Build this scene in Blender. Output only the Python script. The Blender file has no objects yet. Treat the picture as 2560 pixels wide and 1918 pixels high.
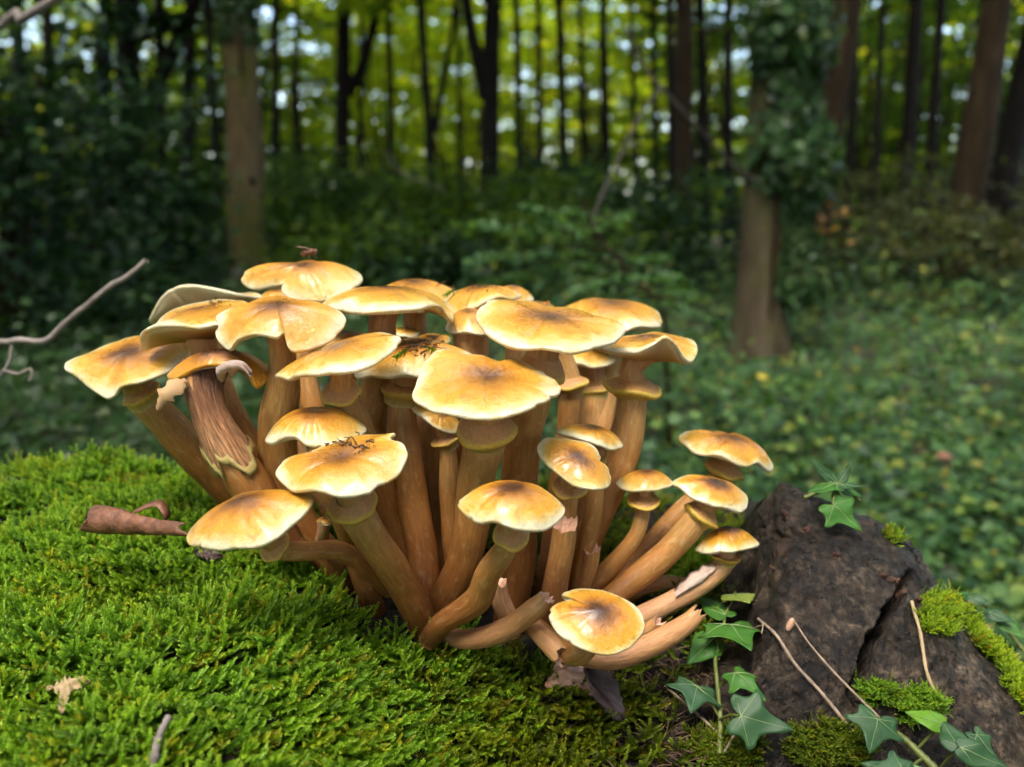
import bpy, math, random
import numpy as np

random.seed(7)
RNG = np.random.RandomState(7)
SC = bpy.context.scene
COL = SC.collection

# ------------------------------------------------------------------ camera, sky, sun, exposure
F = 2217.0                       # focal length in pixels of the 2560 px wide photograph
PITCH = math.radians(11.2)
CAM = np.array([0.0, 0.0, 0.75])
cd = bpy.data.cameras.new('camera')
cam = bpy.data.objects.new('camera', cd)
COL.objects.link(cam)
cam.location = CAM
cam.rotation_euler = (math.radians(90) - PITCH, 0, 0)
cd.sensor_width = 36.0
cd.lens = 36.0 * F / 2560.0
cd.clip_start = 0.02
cd.clip_end = 500
cd.dof.use_dof = True
cd.dof.focus_distance = 0.405
cd.dof.aperture_fstop = 7.0
SC.camera = cam

SUN_EL, SUN_AZ = math.radians(64), math.radians(205)     # azimuth clockwise from +Y
w = bpy.data.worlds.new('World')
SC.world = w
w.use_nodes = True
nt = w.node_tree
bg = nt.nodes['Background']
sky = nt.nodes.new('ShaderNodeTexSky')
sky.sky_type = 'NISHITA'
sky.sun_disc = False
sky.sun_elevation = SUN_EL
sky.sun_rotation = SUN_AZ
sky.dust_density = 3.0
sky.air_density = 1.0
sky.ozone_density = 1.0
nt.links.new(sky.outputs[0], bg.inputs['Color'])
bg.inputs['Strength'].default_value = 0.15
sl = bpy.data.lights.new('sun', 'SUN')
sl.energy = 1.5
sl.angle = math.radians(32)
sl.color = (1.0, 0.94, 0.85)
sun = bpy.data.objects.new('sun', sl)
COL.objects.link(sun)
_d = np.array([math.sin(SUN_AZ) * math.cos(SUN_EL), math.cos(SUN_AZ) * math.cos(SUN_EL), math.sin(SUN_EL)])
from mathutils import Vector
sun.rotation_euler = Vector(_d).to_track_quat('Z', 'Y').to_euler()
sun.location = (-2, -4, 8)
SC.view_settings.view_transform = 'Standard'
SC.view_settings.look = 'None'
SC.view_settings.gamma = 1.0
SC.view_settings.use_curve_mapping = False
SC.view_settings.exposure = 2.70
GAP = 6.2                       # half angle in degrees of the gap shaped in the added leaf roof towards the sun
SC.render.engine = 'CYCLES'
SC.cycles.use_denoising = True
SC.cycles.max_bounces = 6
SC.cycles.diffuse_bounces = 3
SC.cycles.adaptive_threshold = 0.02
SC.cycles.transparent_max_bounces = 8
SC.cycles.caustics_reflective = False
SC.cycles.caustics_refractive = False

# ------------------------------------------------------------------ small maths
CP, SP = math.cos(PITCH), math.sin(PITCH)
def P(px, py, Y):
    """the world point at forward distance Y seen at photograph pixel (px, py)"""
    u = (px - 1280.0) / F
    v = (959.0 - py) / F
    k = Y / (CP + v * SP)
    return np.array([u * k, Y, CAM[2] + (v * CP - SP) * k])

def proj(V):
    V = np.asarray(V) - CAM
    z = V[:, 1] * CP - V[:, 2] * SP
    v = (V[:, 1] * SP + V[:, 2] * CP) / z
    return np.stack([1280 + F * V[:, 0] / z, 959 - F * v], 1)

def mpp(Y):
    return Y / F * 1.0            # metres per photograph pixel at distance Y

_nzc = {}
def nz(V, f, seed):
    """smooth vectorised noise about -1..1"""
    key = seed
    if key not in _nzc:
        r = np.random.RandomState(seed + 1000)
        _nzc[key] = (r.normal(size=(9, 3)), r.rand(9) * 6.283, 0.6 + 0.8 * r.rand(9))
    D, ph, sc = _nzc[key]
    V = np.asarray(V) * f
    a = np.zeros(len(V))
    for d, p, s in zip(D, ph, sc):
        a += np.sin(V @ d * s + p + 0.7 * np.sin(V @ d[[1, 2, 0]] * 0.6 + p * 2))
    return a / 3.6

def norm(v):
    v = np.asarray(v, float)
    return v / (np.linalg.norm(v, axis=-1, keepdims=True) + 1e-12)

def sstep(a, b, x):
    t = np.clip((x - a) / (b - a), 0, 1)
    return t * t * (3 - 2 * t)

def catmull(P4, n, closed=False):
    P4 = np.asarray(P4, float)
    N = len(P4)
    if closed:
        idx = lambda i: P4[i % N]
        segs = N
    else:
        idx = lambda i: P4[i] if 0 <= i < N else (2 * P4[0] - P4[1] if i < 0 else 2 * P4[-1] - P4[-2])
        segs = N - 1
    out = []
    M = 24
    for i in range(segs):
        p0, p1, p2, p3 = idx(i - 1), idx(i), idx(i + 1), idx(i + 2)
        for k in range(M):
            t = k / M
            out.append(0.5 * ((2 * p1) + (-p0 + p2) * t + (2 * p0 - 5 * p1 + 4 * p2 - p3) * t * t + (-p0 + 3 * p1 - 3 * p2 + p3) * t ** 3))
    if not closed:
        out.append(P4[-1])
    out = np.array(out)
    seq = np.vstack([out, out[:1]]) if closed else out
    L = np.concatenate([[0], np.cumsum(np.linalg.norm(np.diff(seq[:, :3], axis=0), axis=1))])
    q = np.linspace(0, L[-1], n, endpoint=not closed)
    return np.stack([np.interp(q, L, seq[:, c]) for c in range(P4.shape[1])], 1)

# ------------------------------------------------------------------ objects
def mk(name, V, Fc, mat, parent=None, attrs=None, smooth=True):
    """link one mesh object; Fc is a list of index arrays (quads and / or tris)"""
    V = np.asarray(V, np.float32)
    if not isinstance(Fc, (list, tuple)):
        Fc = [Fc]
    Fc = [np.asarray(f, np.int32) for f in Fc if len(f)]
    me = bpy.data.meshes.new(name)
    if parent is not None:
        V = V - np.array(parent.matrix_basis.translation, np.float32)
        o0 = None
    nl = sum(f.size for f in Fc)
    npoly = sum(len(f) for f in Fc)
    me.vertices.add(len(V))
    me.vertices.foreach_set('co', V.ravel())
    if npoly:
        me.loops.add(nl)
        me.loops.foreach_set('vertex_index', np.concatenate([f.ravel() for f in Fc]))
        me.polygons.add(npoly)
        sizes = np.concatenate([np.full(len(f), f.shape[1], np.int32) for f in Fc])
        starts = np.concatenate([[0], np.cumsum(sizes)[:-1]]).astype(np.int32)
        me.polygons.foreach_set('loop_start', starts)
        me.polygons.foreach_set('loop_total', sizes)
    for k, a in (attrs or {}).items():
        a = np.asarray(a)
        if a.ndim == 2:
            at = me.attributes.new(k, 'FLOAT_VECTOR', 'POINT')
            at.data.foreach_set('vector', a.astype(np.float32).ravel())
        elif a.dtype.kind == 'i':
            at = me.attributes.new(k, 'INT', 'POINT')
            at.data.foreach_set('value', a.astype(np.int32))
        else:
            at = me.attributes.new(k, 'FLOAT', 'POINT')
            at.data.foreach_set('value', a.astype(np.float32))
    me.update(calc_edges=True)
    me.validate()
    if smooth and npoly:
        me.polygons.foreach_set('use_smooth', np.ones(len(me.polygons), bool))
    me.materials.append(mat)
    o = bpy.data.objects.new(name, me)
    COL.objects.link(o)
    if parent is not None:
        o.parent = parent
    return o

def tag(o, label, cat=None, group=None, kind=None):
    o['label'] = label
    if cat: o['category'] = cat
    if group: o['group'] = group
    if kind: o['kind'] = kind
    return o

def thing(name, label, cat, loc, group=None):
    e = bpy.data.objects.new(name, None)
    e.empty_display_size = 0.02
    COL.objects.link(e)
    e.location = loc
    return tag(e, label, cat, group)

def grid_faces(nr, ns, closed=True, off=0):
    """quads between nr rings of ns points"""
    i = np.arange(nr - 1)[:, None]
    m = ns if closed else ns - 1
    j = np.arange(m)[None, :]
    jn = (j + 1) % ns
    q = np.stack([i * ns + j, i * ns + jn, (i + 1) * ns + jn, (i + 1) * ns + j], -1).reshape(-1, 4)
    return q + off

def tube(path, rad, seg=14):
    path = np.asarray(path, float)
    n = len(path)
    T = norm(np.gradient(path, axis=0))
    ref = np.array([0.0, 1.0, 0.15]) if abs(T[0] @ norm([0, 1, .15])) < .9 else np.array([1.0, 0, 0])
    A = []
    a = norm(ref - T[0] * (ref @ T[0]))
    for i in range(n):
        a = norm(a - T[i] * (a @ T[i]))
        A.append(a)
    A = np.array(A)
    B = np.cross(T, A)
    th = np.linspace(0, 2 * math.pi, seg, endpoint=False)
    rad = np.asarray(rad, float)
    if rad.ndim == 1:
        rad = rad[:, None]
    V = path[:, None, :] + rad[..., None] * (np.cos(th)[None, :, None] * A[:, None, :] + np.sin(th)[None, :, None] * B[:, None, :])
    return V.reshape(-1, 3), grid_faces(n, seg), T, A, B, th

def cat_mesh(parts):
    """join (V, [faces]) pieces into one"""
    Vs, Qs, Ts, o = [], [], [], 0
    for V, fs in parts:
        Vs.append(np.asarray(V, float))
        for f in (fs if isinstance(fs, (list, tuple)) else [fs]):
            f = np.asarray(f)
            if len(f) == 0: continue
            (Qs if f.shape[1] == 4 else Ts).append(f + o)
        o += len(V)
    out = []
    if Qs: out.append(np.vstack(Qs))
    if Ts: out.append(np.vstack(Ts))
    return np.vstack(Vs), out

# ------------------------------------------------------------------ materials
def new_mat(name):
    m = bpy.data.materials.new(name)
    m.use_nodes = True
    n = m.node_tree.nodes
    return m, n, m.node_tree.links, n['Principled BSDF']

def ramp(n, stops, interp='LINEAR'):
    r = n.new('ShaderNodeValToRGB')
    r.color_ramp.interpolation = interp
    el = r.color_ramp.elements
    while len(el) > 1:
        el.remove(el[-1])
    el[0].position = stops[0][0]
    c = stops[0][1]
    el[0].color = (*c, 1) if not np.isscalar(c) else (c, c, c, 1)
    for p, c in stops[1:]:
        e = el.new(p)
        e.color = (*c, 1) if not np.isscalar(c) else (c, c, c, 1)
    return r

def attr(n, name):
    a = n.new('ShaderNodeAttribute')
    a.attribute_name = name
    return a

def noise_tex(n, l, scale, detail=3, rough=0.55, vec=None, dist=0.0):
    t = n.new('ShaderNodeTexNoise')
    t.inputs['Scale'].default_value = scale
    t.inputs['Detail'].default_value = detail
    t.inputs['Roughness'].default_value = rough
    t.inputs['Distortion'].default_value = dist
    if vec is not None:
        l.new(vec, t.inputs['Vector'])
    return t

def mathn(n, l, op, a, b=None, c=None):
    m = n.new('ShaderNodeMath')
    m.operation = op
    for i, x in enumerate((a, b, c)):
        if x is None: continue
        if isinstance(x, (int, float)): m.inputs[i].default_value = x
        else: l.new(x, m.inputs[i])
    return m.outputs[0]

def mixc(n, l, fac, a, b, mode='MIX'):
    m = n.new('ShaderNodeMix')
    m.data_type = 'RGBA'
    m.blend_type = mode
    for s, x in ((m.inputs['Factor'], fac), (m.inputs['A'], a), (m.inputs['B'], b)):
        if isinstance(x, (int, float)): s.default_value = x
        elif isinstance(x, tuple): s.default_value = (*x, 1) if len(x) == 3 else x
        else: l.new(x, s)
    return m.outputs['Result']

def bump(n, l, h, strength, dist, bsdf, prev=None):
    b = n.new('ShaderNodeBump')
    b.inputs['Strength'].default_value = strength
    b.inputs['Distance'].default_value = dist
    l.new(h, b.inputs['Height'])
    if prev is not None: l.new(prev, b.inputs['Normal'])
    l.new(b.outputs[0], bsdf.inputs['Normal'])
    return b.outputs[0]

def wpos(n):
    return n.new('ShaderNodeNewGeometry').outputs['Position']

def cap_material():
    m, n, l, b = new_mat('honey_cap_skin')
    pos = wpos(n)
    t = attr(n, 't').outputs['Fac']
    tone = attr(n, 'tone').outputs['Fac']           # 0 pale old cap .. 1 dark young cap
    big = noise_tex(n, l, 55, 3, .6, pos)
    fine = noise_tex(n, l, 620, 4, .65, pos)
    tt = mathn(n, l, 'ADD', t, mathn(n, l, 'MULTIPLY', mathn(n, l, 'SUBTRACT', big.outputs['Fac'], .5), .62))
    blot = noise_tex(n, l, 120, 4, .65, pos, .8)
    dark = ramp(n, [(0, (.038, .014, .006)), (.22, (.075, .026, .007)), (.38, (.29, .10, .010)), (.55, (.56, .230, .012)), (.80, (.69, .365, .034)), (.91, (.75, .55, .19)), (1, (.78, .69, .44))])
    pale = ramp(n, [(0, (.15, .062, .024)), (.10, (.25, .110, .032)), (.24, (.46, .195, .026)), (.44, (.62, .290, .032)), (.80, (.70, .395, .070)), (.91, (.75, .56, .22)), (1, (.78, .69, .45))])
    l.new(tt, dark.inputs[0]); l.new(tt, pale.inputs[0])
    c = mixc(n, l, tone, pale.outputs[0], dark.outputs[0])
    bl = ramp(n, [(.56, 0.0), (.70, .55)])
    l.new(blot.outputs['Fac'], bl.inputs[0])
    c = mixc(n, l, bl.outputs[0], c, mixc(n, l, 1.0, c, (.62, .44, .30), 'MULTIPLY'))
    # brown fibrils in the middle, scattered specks of soil
    sp = ramp(n, [(.56, 0.0), (.66, 1.0)])
    l.new(fine.outputs['Fac'], sp.inputs[0])
    inner = ramp(n, [(.15, 1.0), (.75, 0.15), (1, 0)])
    l.new(t, inner.inputs[0])
    c = mixc(n, l, mathn(n, l, 'MULTIPLY', mathn(n, l, 'MULTIPLY', sp.outputs[0], inner.outputs[0]), .6), c, (.09, .035, .012))
    vor = n.new('ShaderNodeTexVoronoi'); vor.inputs['Scale'].default_value = 260
    l.new(pos, vor.inputs['Vector'])
    vs = ramp(n, [(.06, 1.0), (.10, 0.0)])
    l.new(vor.outputs['Distance'], vs.inputs[0])
    patch = ramp(n, [(.56, 0.0), (.66, 1.0)])
    l.new(noise_tex(n, l, 95, 2, .5, pos).outputs['Fac'], patch.inputs[0])
    c = mixc(n, l, mathn(n, l, 'MULTIPLY', mathn(n, l, 'MULTIPLY', vs.outputs[0], patch.outputs[0]), .8), c, (.06, .03, .015))
    l.new(c, b.inputs['Base Color'])
    rr = ramp(n, [(.3, .20), (.7, .42)])
    l.new(big.outputs['Fac'], rr.inputs[0])
    l.new(rr.outputs[0], b.inputs['Roughness'])
    b.inputs['Subsurface Weight'].default_value = .05
    b.inputs['Subsurface Radius'].default_value = (1, .55, .2)
    b.inputs['Subsurface Scale'].default_value = .004
    b.inputs['Coat Weight'].default_value = .45
    b.inputs['Coat Roughness'].default_value = .16
    cr = attr(n, 'rv').outputs['Vector']
    fib = noise_tex(n, l, 26, 4, .7, cr, .2)
    fr = ramp(n, [(.38, .88), (.62, 1.06)])
    l.new(fib.outputs['Fac'], fr.inputs[0])
    rimk = ramp(n, [(.35, .0), (.8, .55), (1, 1.0)])
    l.new(t, rimk.inputs[0])
    c = mixc(n, l, rimk.outputs[0], c, mixc(n, l, 1.0, c, fr.outputs[0], 'MULTIPLY'))
    l.new(c, b.inputs['Base Color'])
    p = bump(n, l, fib.outputs['Fac'], .22, .0008, b)
    p = bump(n, l, fine.outputs['Fac'], .6, .0007, b, p)
    bump(n, l, noise_tex(n, l, 170, 4, .6, pos).outputs['Fac'], .5, .0016, b, p)
    return m

def gill_material():
    m, n, l, b = new_mat('pale_gills')
    t = attr(n, 't').outputs['Fac']
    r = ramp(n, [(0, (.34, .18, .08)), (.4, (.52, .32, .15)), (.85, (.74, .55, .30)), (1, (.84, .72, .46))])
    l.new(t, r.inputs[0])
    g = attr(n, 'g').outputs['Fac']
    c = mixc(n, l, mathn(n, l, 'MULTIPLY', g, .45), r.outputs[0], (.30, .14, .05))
    l.new(c, b.inputs['Base Color'])
    b.inputs['Roughness'].default_value = .7
    b.inputs['Subsurface Weight'].default_value = .15
    b.inputs['Subsurface Scale'].default_value = .003
    return m

def stem_material():
    m, n, l, b = new_mat('fibrous_stem')
    u = attr(n, 'u').outputs['Fac']
    st = attr(n, 'st').outputs['Vector']
    tone = attr(n, 'tone').outputs['Fac']
    mp = n.new('ShaderNodeMapping'); mp.inputs['Scale'].default_value = (1, 1, .13)
    l.new(st, mp.inputs['Vector'])
    f1 = noise_tex(n, l, 700, 4, .65, mp.outputs[0])
    mp2 = n.new('ShaderNodeMapping'); mp2.inputs['Scale'].default_value = (1, 1, .45)
    l.new(st, mp2.inputs['Vector'])
    f2 = noise_tex(n, l, 330, 3, .6, mp2.outputs[0], .6)
    f3 = noise_tex(n, l, 60, 3, .6, st)
    uu = mathn(n, l, 'ADD', u, mathn(n, l, 'MULTIPLY', mathn(n, l, 'SUBTRACT', f3.outputs['Fac'], .5), .45))
    r = ramp(n, [(0, (.52, .240, .085)), (.18, (.58, .315, .100)), (.42, (.49, .220, .050)), (.72, (.32, .120, .023)), (1, (.15, .048, .009))])
    l.new(uu, r.inputs[0])
    pink = mixc(n, l, tone, r.outputs[0], (.62, .33, .16))
    s1 = ramp(n, [(.34, .74), (.66, 1.10)])
    l.new(f1.outputs['Fac'], s1.inputs[0])
    c = mixc(n, l, 1.0, pink, s1.outputs[0], 'MULTIPLY')
    s2 = ramp(n, [(.57, 0.0), (.66, 1.0)])
    l.new(f2.outputs['Fac'], s2.inputs[0])
    up = ramp(n, [(.05, 0.15), (.25, .75), (.6, .35), (1, .08)])
    l.new(u, up.inputs[0])
    c = mixc(n, l, mathn(n, l, 'MULTIPLY', mathn(n, l, 'MULTIPLY', s2.outputs[0], up.outputs[0]), .7), c, (.66, .46, .20))
    l.new(c, b.inputs['Base Color'])
    b.inputs['Roughness'].default_value = .58
    b.inputs['Subsurface Weight'].default_value = .1
    b.inputs['Subsurface Scale'].default_value = .003
    p = bump(n, l, f1.outputs['Fac'], .4, .0008, b)
    bump(n, l, f2.outputs['Fac'], .45, .0012, b, p)
    return m

def ring_material():
    m, n, l, b = new_mat('ring_skirt')
    t = attr(n, 't').outputs['Fac']
    r = ramp(n, [(0, (.52, .25, .085)), (.28, (.62, .32, .10)), (.36, (.76, .50, .075)), (.52, (.66, .45, .07)), (.70, (.48, .31, .06)), (.88, (.55, .42, .14)), (1, (.74, .60, .30))])
    l.new(t, r.inputs[0])
    f = noise_tex(n, l, 600, 3, .6, wpos(n))
    s = ramp(n, [(.3, .78), (.7, 1.1)])
    l.new(f.outputs['Fac'], s.inputs[0])
    l.new(mixc(n, l, 1.0, r.outputs[0], s.outputs[0], 'MULTIPLY'), b.inputs['Base Color'])
    b.inputs['Roughness'].default_value = .6
    b.inputs['Subsurface Weight'].default_value = .12
    b.inputs['Subsurface Scale'].default_value = .003
    bump(n, l, f.outputs['Fac'], .4, .0008, b)
    return m

def simple_mat(name, col, rough=.7, var=.3, scale=80, bstr=.4, bdist=.002, sss=0, spec=None, col2=None):
    m, n, l, b = new_mat(name)
    f = noise_tex(n, l, scale, 5, .6, wpos(n))
    c2 = col2 or tuple(x * (1 - var) for x in col)
    r = ramp(n, [(.32, c2), (.68, col)])
    l.new(f.outputs['Fac'], r.inputs[0])
    l.new(r.outputs[0], b.inputs['Base Color'])
    b.inputs['Roughness'].default_value = rough
    if spec is not None: b.inputs['Specular IOR Level'].default_value = spec
    if sss:
        b.inputs['Subsurface Weight'].default_value = sss
        b.inputs['Subsurface Scale'].default_value = .004
    if bstr: bump(n, l, f.outputs['Fac'], bstr, bdist, b)
    return m

def leaf_material(name, stops, transl=.45, rough=.5, spec=.35):
    """stops: colours spread by a random value per leaf"""
    m, n, l, b = new_mat(name)
    g = n.new('ShaderNodeNewGeometry')
    r = ramp(n, stops)
    l.new(g.outputs['Random Per Island'], r.inputs[0])
    l.new(r.outputs[0], b.inputs['Base Color'])
    b.inputs['Roughness'].default_value = rough
    b.inputs['Specular IOR Level'].default_value = spec
    t = n.new('ShaderNodeBsdfTranslucent')
    tc = mixc(n, l, 1.0, r.outputs[0], (1.5, 1.45, .55), 'MULTIPLY')
    l.new(tc, t.inputs['Color'])
    mx = n.new('ShaderNodeMixShader')
    mx.inputs[0].default_value = transl
    l.new(b.outputs[0], mx.inputs[1]); l.new(t.outputs[0], mx.inputs[2])
    l.new(mx.outputs[0], n['Material Output'].inputs['Surface'])
    return m

def bark_material(name, c1, c2, c3, scale=14, moss=None):
    m, n, l, b = new_mat(name)
    pos = wpos(n)
    mp = n.new('ShaderNodeMapping'); mp.inputs['Scale'].default_value = (1, 1, .22)
    l.new(pos, mp.inputs['Vector'])
    f = noise_tex(n, l, scale, 6, .65, mp.outputs[0], .4)
    r = ramp(n, [(.28, c1), (.5, c2), (.72, c3)])
    l.new(f.outputs['Fac'], r.inputs[0])
    c = r.outputs[0]
    if moss:
        f2 = noise_tex(n, l, 2.2, 4, .6, pos)
        k = ramp(n, [(.45, 0.0), (.62, .8)])
        l.new(f2.outputs['Fac'], k.inputs[0])
        c = mixc(n, l, k.outputs[0], c, moss)
    l.new(c, b.inputs['Base Color'])
    b.inputs['Roughness'].default_value = .9
    b.inputs['Specular IOR Level'].default_value = .12
    bump(n, l, f.outputs['Fac'], .8, .03, b)
    return m

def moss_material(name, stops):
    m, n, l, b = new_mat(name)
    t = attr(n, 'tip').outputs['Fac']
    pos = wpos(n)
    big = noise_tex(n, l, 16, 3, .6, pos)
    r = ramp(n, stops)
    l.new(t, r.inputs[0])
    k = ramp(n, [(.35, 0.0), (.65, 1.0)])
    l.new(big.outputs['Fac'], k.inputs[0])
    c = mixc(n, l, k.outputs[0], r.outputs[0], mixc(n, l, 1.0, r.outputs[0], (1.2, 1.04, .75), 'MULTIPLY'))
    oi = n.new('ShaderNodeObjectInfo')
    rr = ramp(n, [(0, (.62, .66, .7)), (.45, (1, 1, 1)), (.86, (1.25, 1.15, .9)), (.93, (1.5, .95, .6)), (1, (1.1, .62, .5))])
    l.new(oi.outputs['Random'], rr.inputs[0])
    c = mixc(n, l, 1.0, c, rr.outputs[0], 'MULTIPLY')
    l.new(c, b.inputs['Base Color'])
    b.inputs['Roughness'].default_value = .42
    b.inputs['Specular IOR Level'].default_value = .4
    tr = n.new('ShaderNodeBsdfTranslucent')
    l.new(mixc(n, l, 1.0, c, (1.4, 1.3, .6), 'MULTIPLY'), tr.inputs['Color'])
    mx = n.new('ShaderNodeMixShader'); mx.inputs[0].default_value = .35
    l.new(b.outputs[0], mx.inputs[1]); l.new(tr.outputs[0], mx.inputs[2])
    l.new(mx.outputs[0], n['Material Output'].inputs['Surface'])
    return m

def wood_material():
    m, n, l, b = new_mat('wet_dark_wood')
    pos = wpos(n)
    f = noise_tex(n, l, 60, 8, .68, pos, .3)
    g = noise_tex(n, l, 11, 3, .6, pos)
    r = ramp(n, [(.28, (.006, .004, .003)), (.43, (.022, .0150, .010)), (.57, (.066, .046, .029)), (.74, (.14, .100, .065))])
    l.new(f.outputs['Fac'], r.inputs[0])
    k = ramp(n, [(.35, .55), (.65, 1.35)])
    l.new(g.outputs['Fac'], k.inputs[0])
    c = mixc(n, l, 1.0, r.outputs[0], k.outputs[0], 'MULTIPLY')
    gr0 = noise_tex(n, l, 260, 5, .75, pos)
    k2 = ramp(n, [(.36, .22), (.5, .9), (.64, 2.6)])
    l.new(gr0.outputs['Fac'], k2.inputs[0])
    c = mixc(n, l, 1.0, c, k2.outputs[0], 'MULTIPLY')
    red = ramp(n, [(.60, 0.0), (.72, .5)])
    l.new(noise_tex(n, l, 34, 4, .6, pos).outputs['Fac'], red.inputs[0])
    c = mixc(n, l, red.outputs[0], c, (.085, .042, .026))
    l.new(c, b.inputs['Base Color'])
    wet = ramp(n, [(.42, .16), (.60, .52)])
    l.new(noise_tex(n, l, 22, 4, .6, pos).outputs['Fac'], wet.inputs[0])
    l.new(wet.outputs[0], b.inputs['Roughness'])
    gr = noise_tex(n, l, 330, 6, .75, pos, .2)
    p = bump(n, l, f.outputs['Fac'], 1.0, .008, b)
    p = bump(n, l, gr.outputs['Fac'], 1.0, .003, b, p)
    v = n.new('ShaderNodeTexVoronoi'); v.inputs['Scale'].default_value = 210
    l.new(pos, v.inputs['Vector'])
    vr = ramp(n, [(0, 0.0), (.35, 1.0)])
    l.new(v.outputs['Distance'], vr.inputs[0])
    p = bump(n, l, vr.outputs[0], .5, .002, b, p)
    mp = n.new('ShaderNodeMapping'); mp.inputs['Scale'].default_value = (1, .35, .16); mp.inputs['Rotation'].default_value = (.2, .25, .1)
    l.new(pos, mp.inputs['Vector'])
    bump(n, l, noise_tex(n, l, 240, 4, .6, mp.outputs[0], .5).outputs['Fac'], .7, .0022, b, p)
    return m

M_CAP, M_GILL, M_STEM, M_RING = cap_material(), gill_material(), stem_material(), ring_material()
M_FLESH = simple_mat('torn_flesh', (.76, .47, .33), .6, .35, 260, .7, .0015, .15, col2=(.54, .28, .17))
M_WHITE = simple_mat('white_flesh', (.62, .46, .37), .6, .3, 260, .8, .0015, .1)
def sheath_material():
    m, n, l, b = new_mat('brown_fibres')
    mp = n.new('ShaderNodeMapping'); mp.inputs['Scale'].default_value = (1, 1, .07)
    l.new(attr(n, 'st').outputs['Vector'], mp.inputs['Vector'])
    f = noise_tex(n, l, 900, 5, .7, mp.outputs[0], .3)
    g = noise_tex(n, l, 150, 3, .6, attr(n, 'st').outputs['Vector'])
    u = mathn(n, l, 'ADD', attr(n, 'u').outputs['Fac'], mathn(n, l, 'MULTIPLY', mathn(n, l, 'SUBTRACT', g.outputs['Fac'], .5), .5))
    r = ramp(n, [(0, (.07, .028, .012)), (.3, (.19, .078, .032)), (.65, (.38, .175, .072)), (1, (.50, .265, .12))])
    l.new(u, r.inputs[0])
    k = ramp(n, [(.34, .35), (.5, .95), (.68, 2.0)])
    l.new(f.outputs['Fac'], k.inputs[0])
    l.new(mixc(n, l, 1.0, r.outputs[0], k.outputs[0], 'MULTIPLY'), b.inputs['Base Color'])
    b.inputs['Roughness'].default_value = .5
    bump(n, l, f.outputs['Fac'], .9, .0015, b)
    return m
M_SHEATH = sheath_material()
M_WOOD = wood_material()
M_BED = simple_mat('moss_bed', (.030, .021, .012), .9, .6, 220, 1.0, .012, col2=(.004, .003, .002))
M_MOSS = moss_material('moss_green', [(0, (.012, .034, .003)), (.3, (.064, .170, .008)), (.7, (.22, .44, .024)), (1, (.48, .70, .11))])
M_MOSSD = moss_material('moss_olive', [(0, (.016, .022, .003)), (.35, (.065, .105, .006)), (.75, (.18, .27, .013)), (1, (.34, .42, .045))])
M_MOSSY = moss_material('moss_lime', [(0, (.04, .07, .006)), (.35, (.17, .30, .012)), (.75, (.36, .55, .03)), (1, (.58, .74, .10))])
M_FLAKE = simple_mat('red_brown_bark', (.13, .060, .034), .7, .6, 210, .8, .002)
M_TWIG = simple_mat('dry_twig', (.42, .30, .21), .7, .6, 190, .6, .001)
M_TWIGG = simple_mat('grey_branch_bark', (.30, .25, .215), .8, .5, 90, .6, .002)
M_DEADLEAF = simple_mat('dead_leaf', (.27, .115, .060), .5, .6, 150, .8, .002)
M_DEADLEAFD = simple_mat('dark_dead_leaf', (.085, .048, .042), .5, .5, 70, .5, .0012)
M_DIRT = simple_mat('dark_crumbs', (.12, .06, .03), .8, .7, 500, .5, .001)
M_STRAW = simple_mat('straw', (.50, .36, .18), .7, .4, 200, .3, .001)

LG = (.030, .055, .012)
L_SUNTINT = leaf_material('sunlit_tint_beech_leaf', [(0, (.065, .125, .008)), (.4, (.14, .225, .010)), (.75, (.25, .33, .012)), (.93, (.38, .40, .016)), (1, (.44, .33, .02))], .6, .6, .12)  # sunlight of the middle wood put into the leaf colour
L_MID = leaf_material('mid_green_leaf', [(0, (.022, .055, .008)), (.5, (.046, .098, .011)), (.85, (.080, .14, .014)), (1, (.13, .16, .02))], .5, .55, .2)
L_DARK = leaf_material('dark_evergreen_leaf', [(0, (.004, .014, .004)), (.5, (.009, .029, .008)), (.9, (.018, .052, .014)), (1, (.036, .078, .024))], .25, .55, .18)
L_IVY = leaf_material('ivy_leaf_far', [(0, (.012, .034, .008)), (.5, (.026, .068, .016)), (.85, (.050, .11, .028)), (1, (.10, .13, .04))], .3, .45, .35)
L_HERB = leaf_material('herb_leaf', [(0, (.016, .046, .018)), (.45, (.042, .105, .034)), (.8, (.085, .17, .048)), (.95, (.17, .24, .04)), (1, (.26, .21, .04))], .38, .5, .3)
L_OLIVE = leaf_material('olive_scrub_leaf', [(0, (.028, .036, .012)), (.5, (.055, .065, .020)), (.85, (.085, .10, .030)), (1, (.12, .10, .05))], .4)
L_SPRAY = leaf_material('fresh_spray_leaf', [(0, (.04, .10, .035)), (.5, (.065, .145, .05)), (1, (.10, .19, .065))], .45, .5, .3)
L_ORANGE = leaf_material('orange_leaf', [(0, (.36, .17, .05)), (1, (.46, .27, .10))], .4)
B_PALE = bark_material('beech_bark', (.028, .022, .012), (.066, .050, .030), (.11, .085, .055), 13, (.050, .054, .012))
B_PALE2 = bark_material('smooth_beech_bark', (.050, .036, .018), (.105, .074, .036), (.16, .115, .06), 11, (.075, .075, .015))
B_DARK = bark_material('dark_bark', (.004, .003, .002), (.009, .007, .005), (.018, .014, .010), 16)
B_MID = bark_material('brown_bark', (.010, .007, .003), (.024, .0155, .007), (.044, .029, .014), 15)

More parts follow.
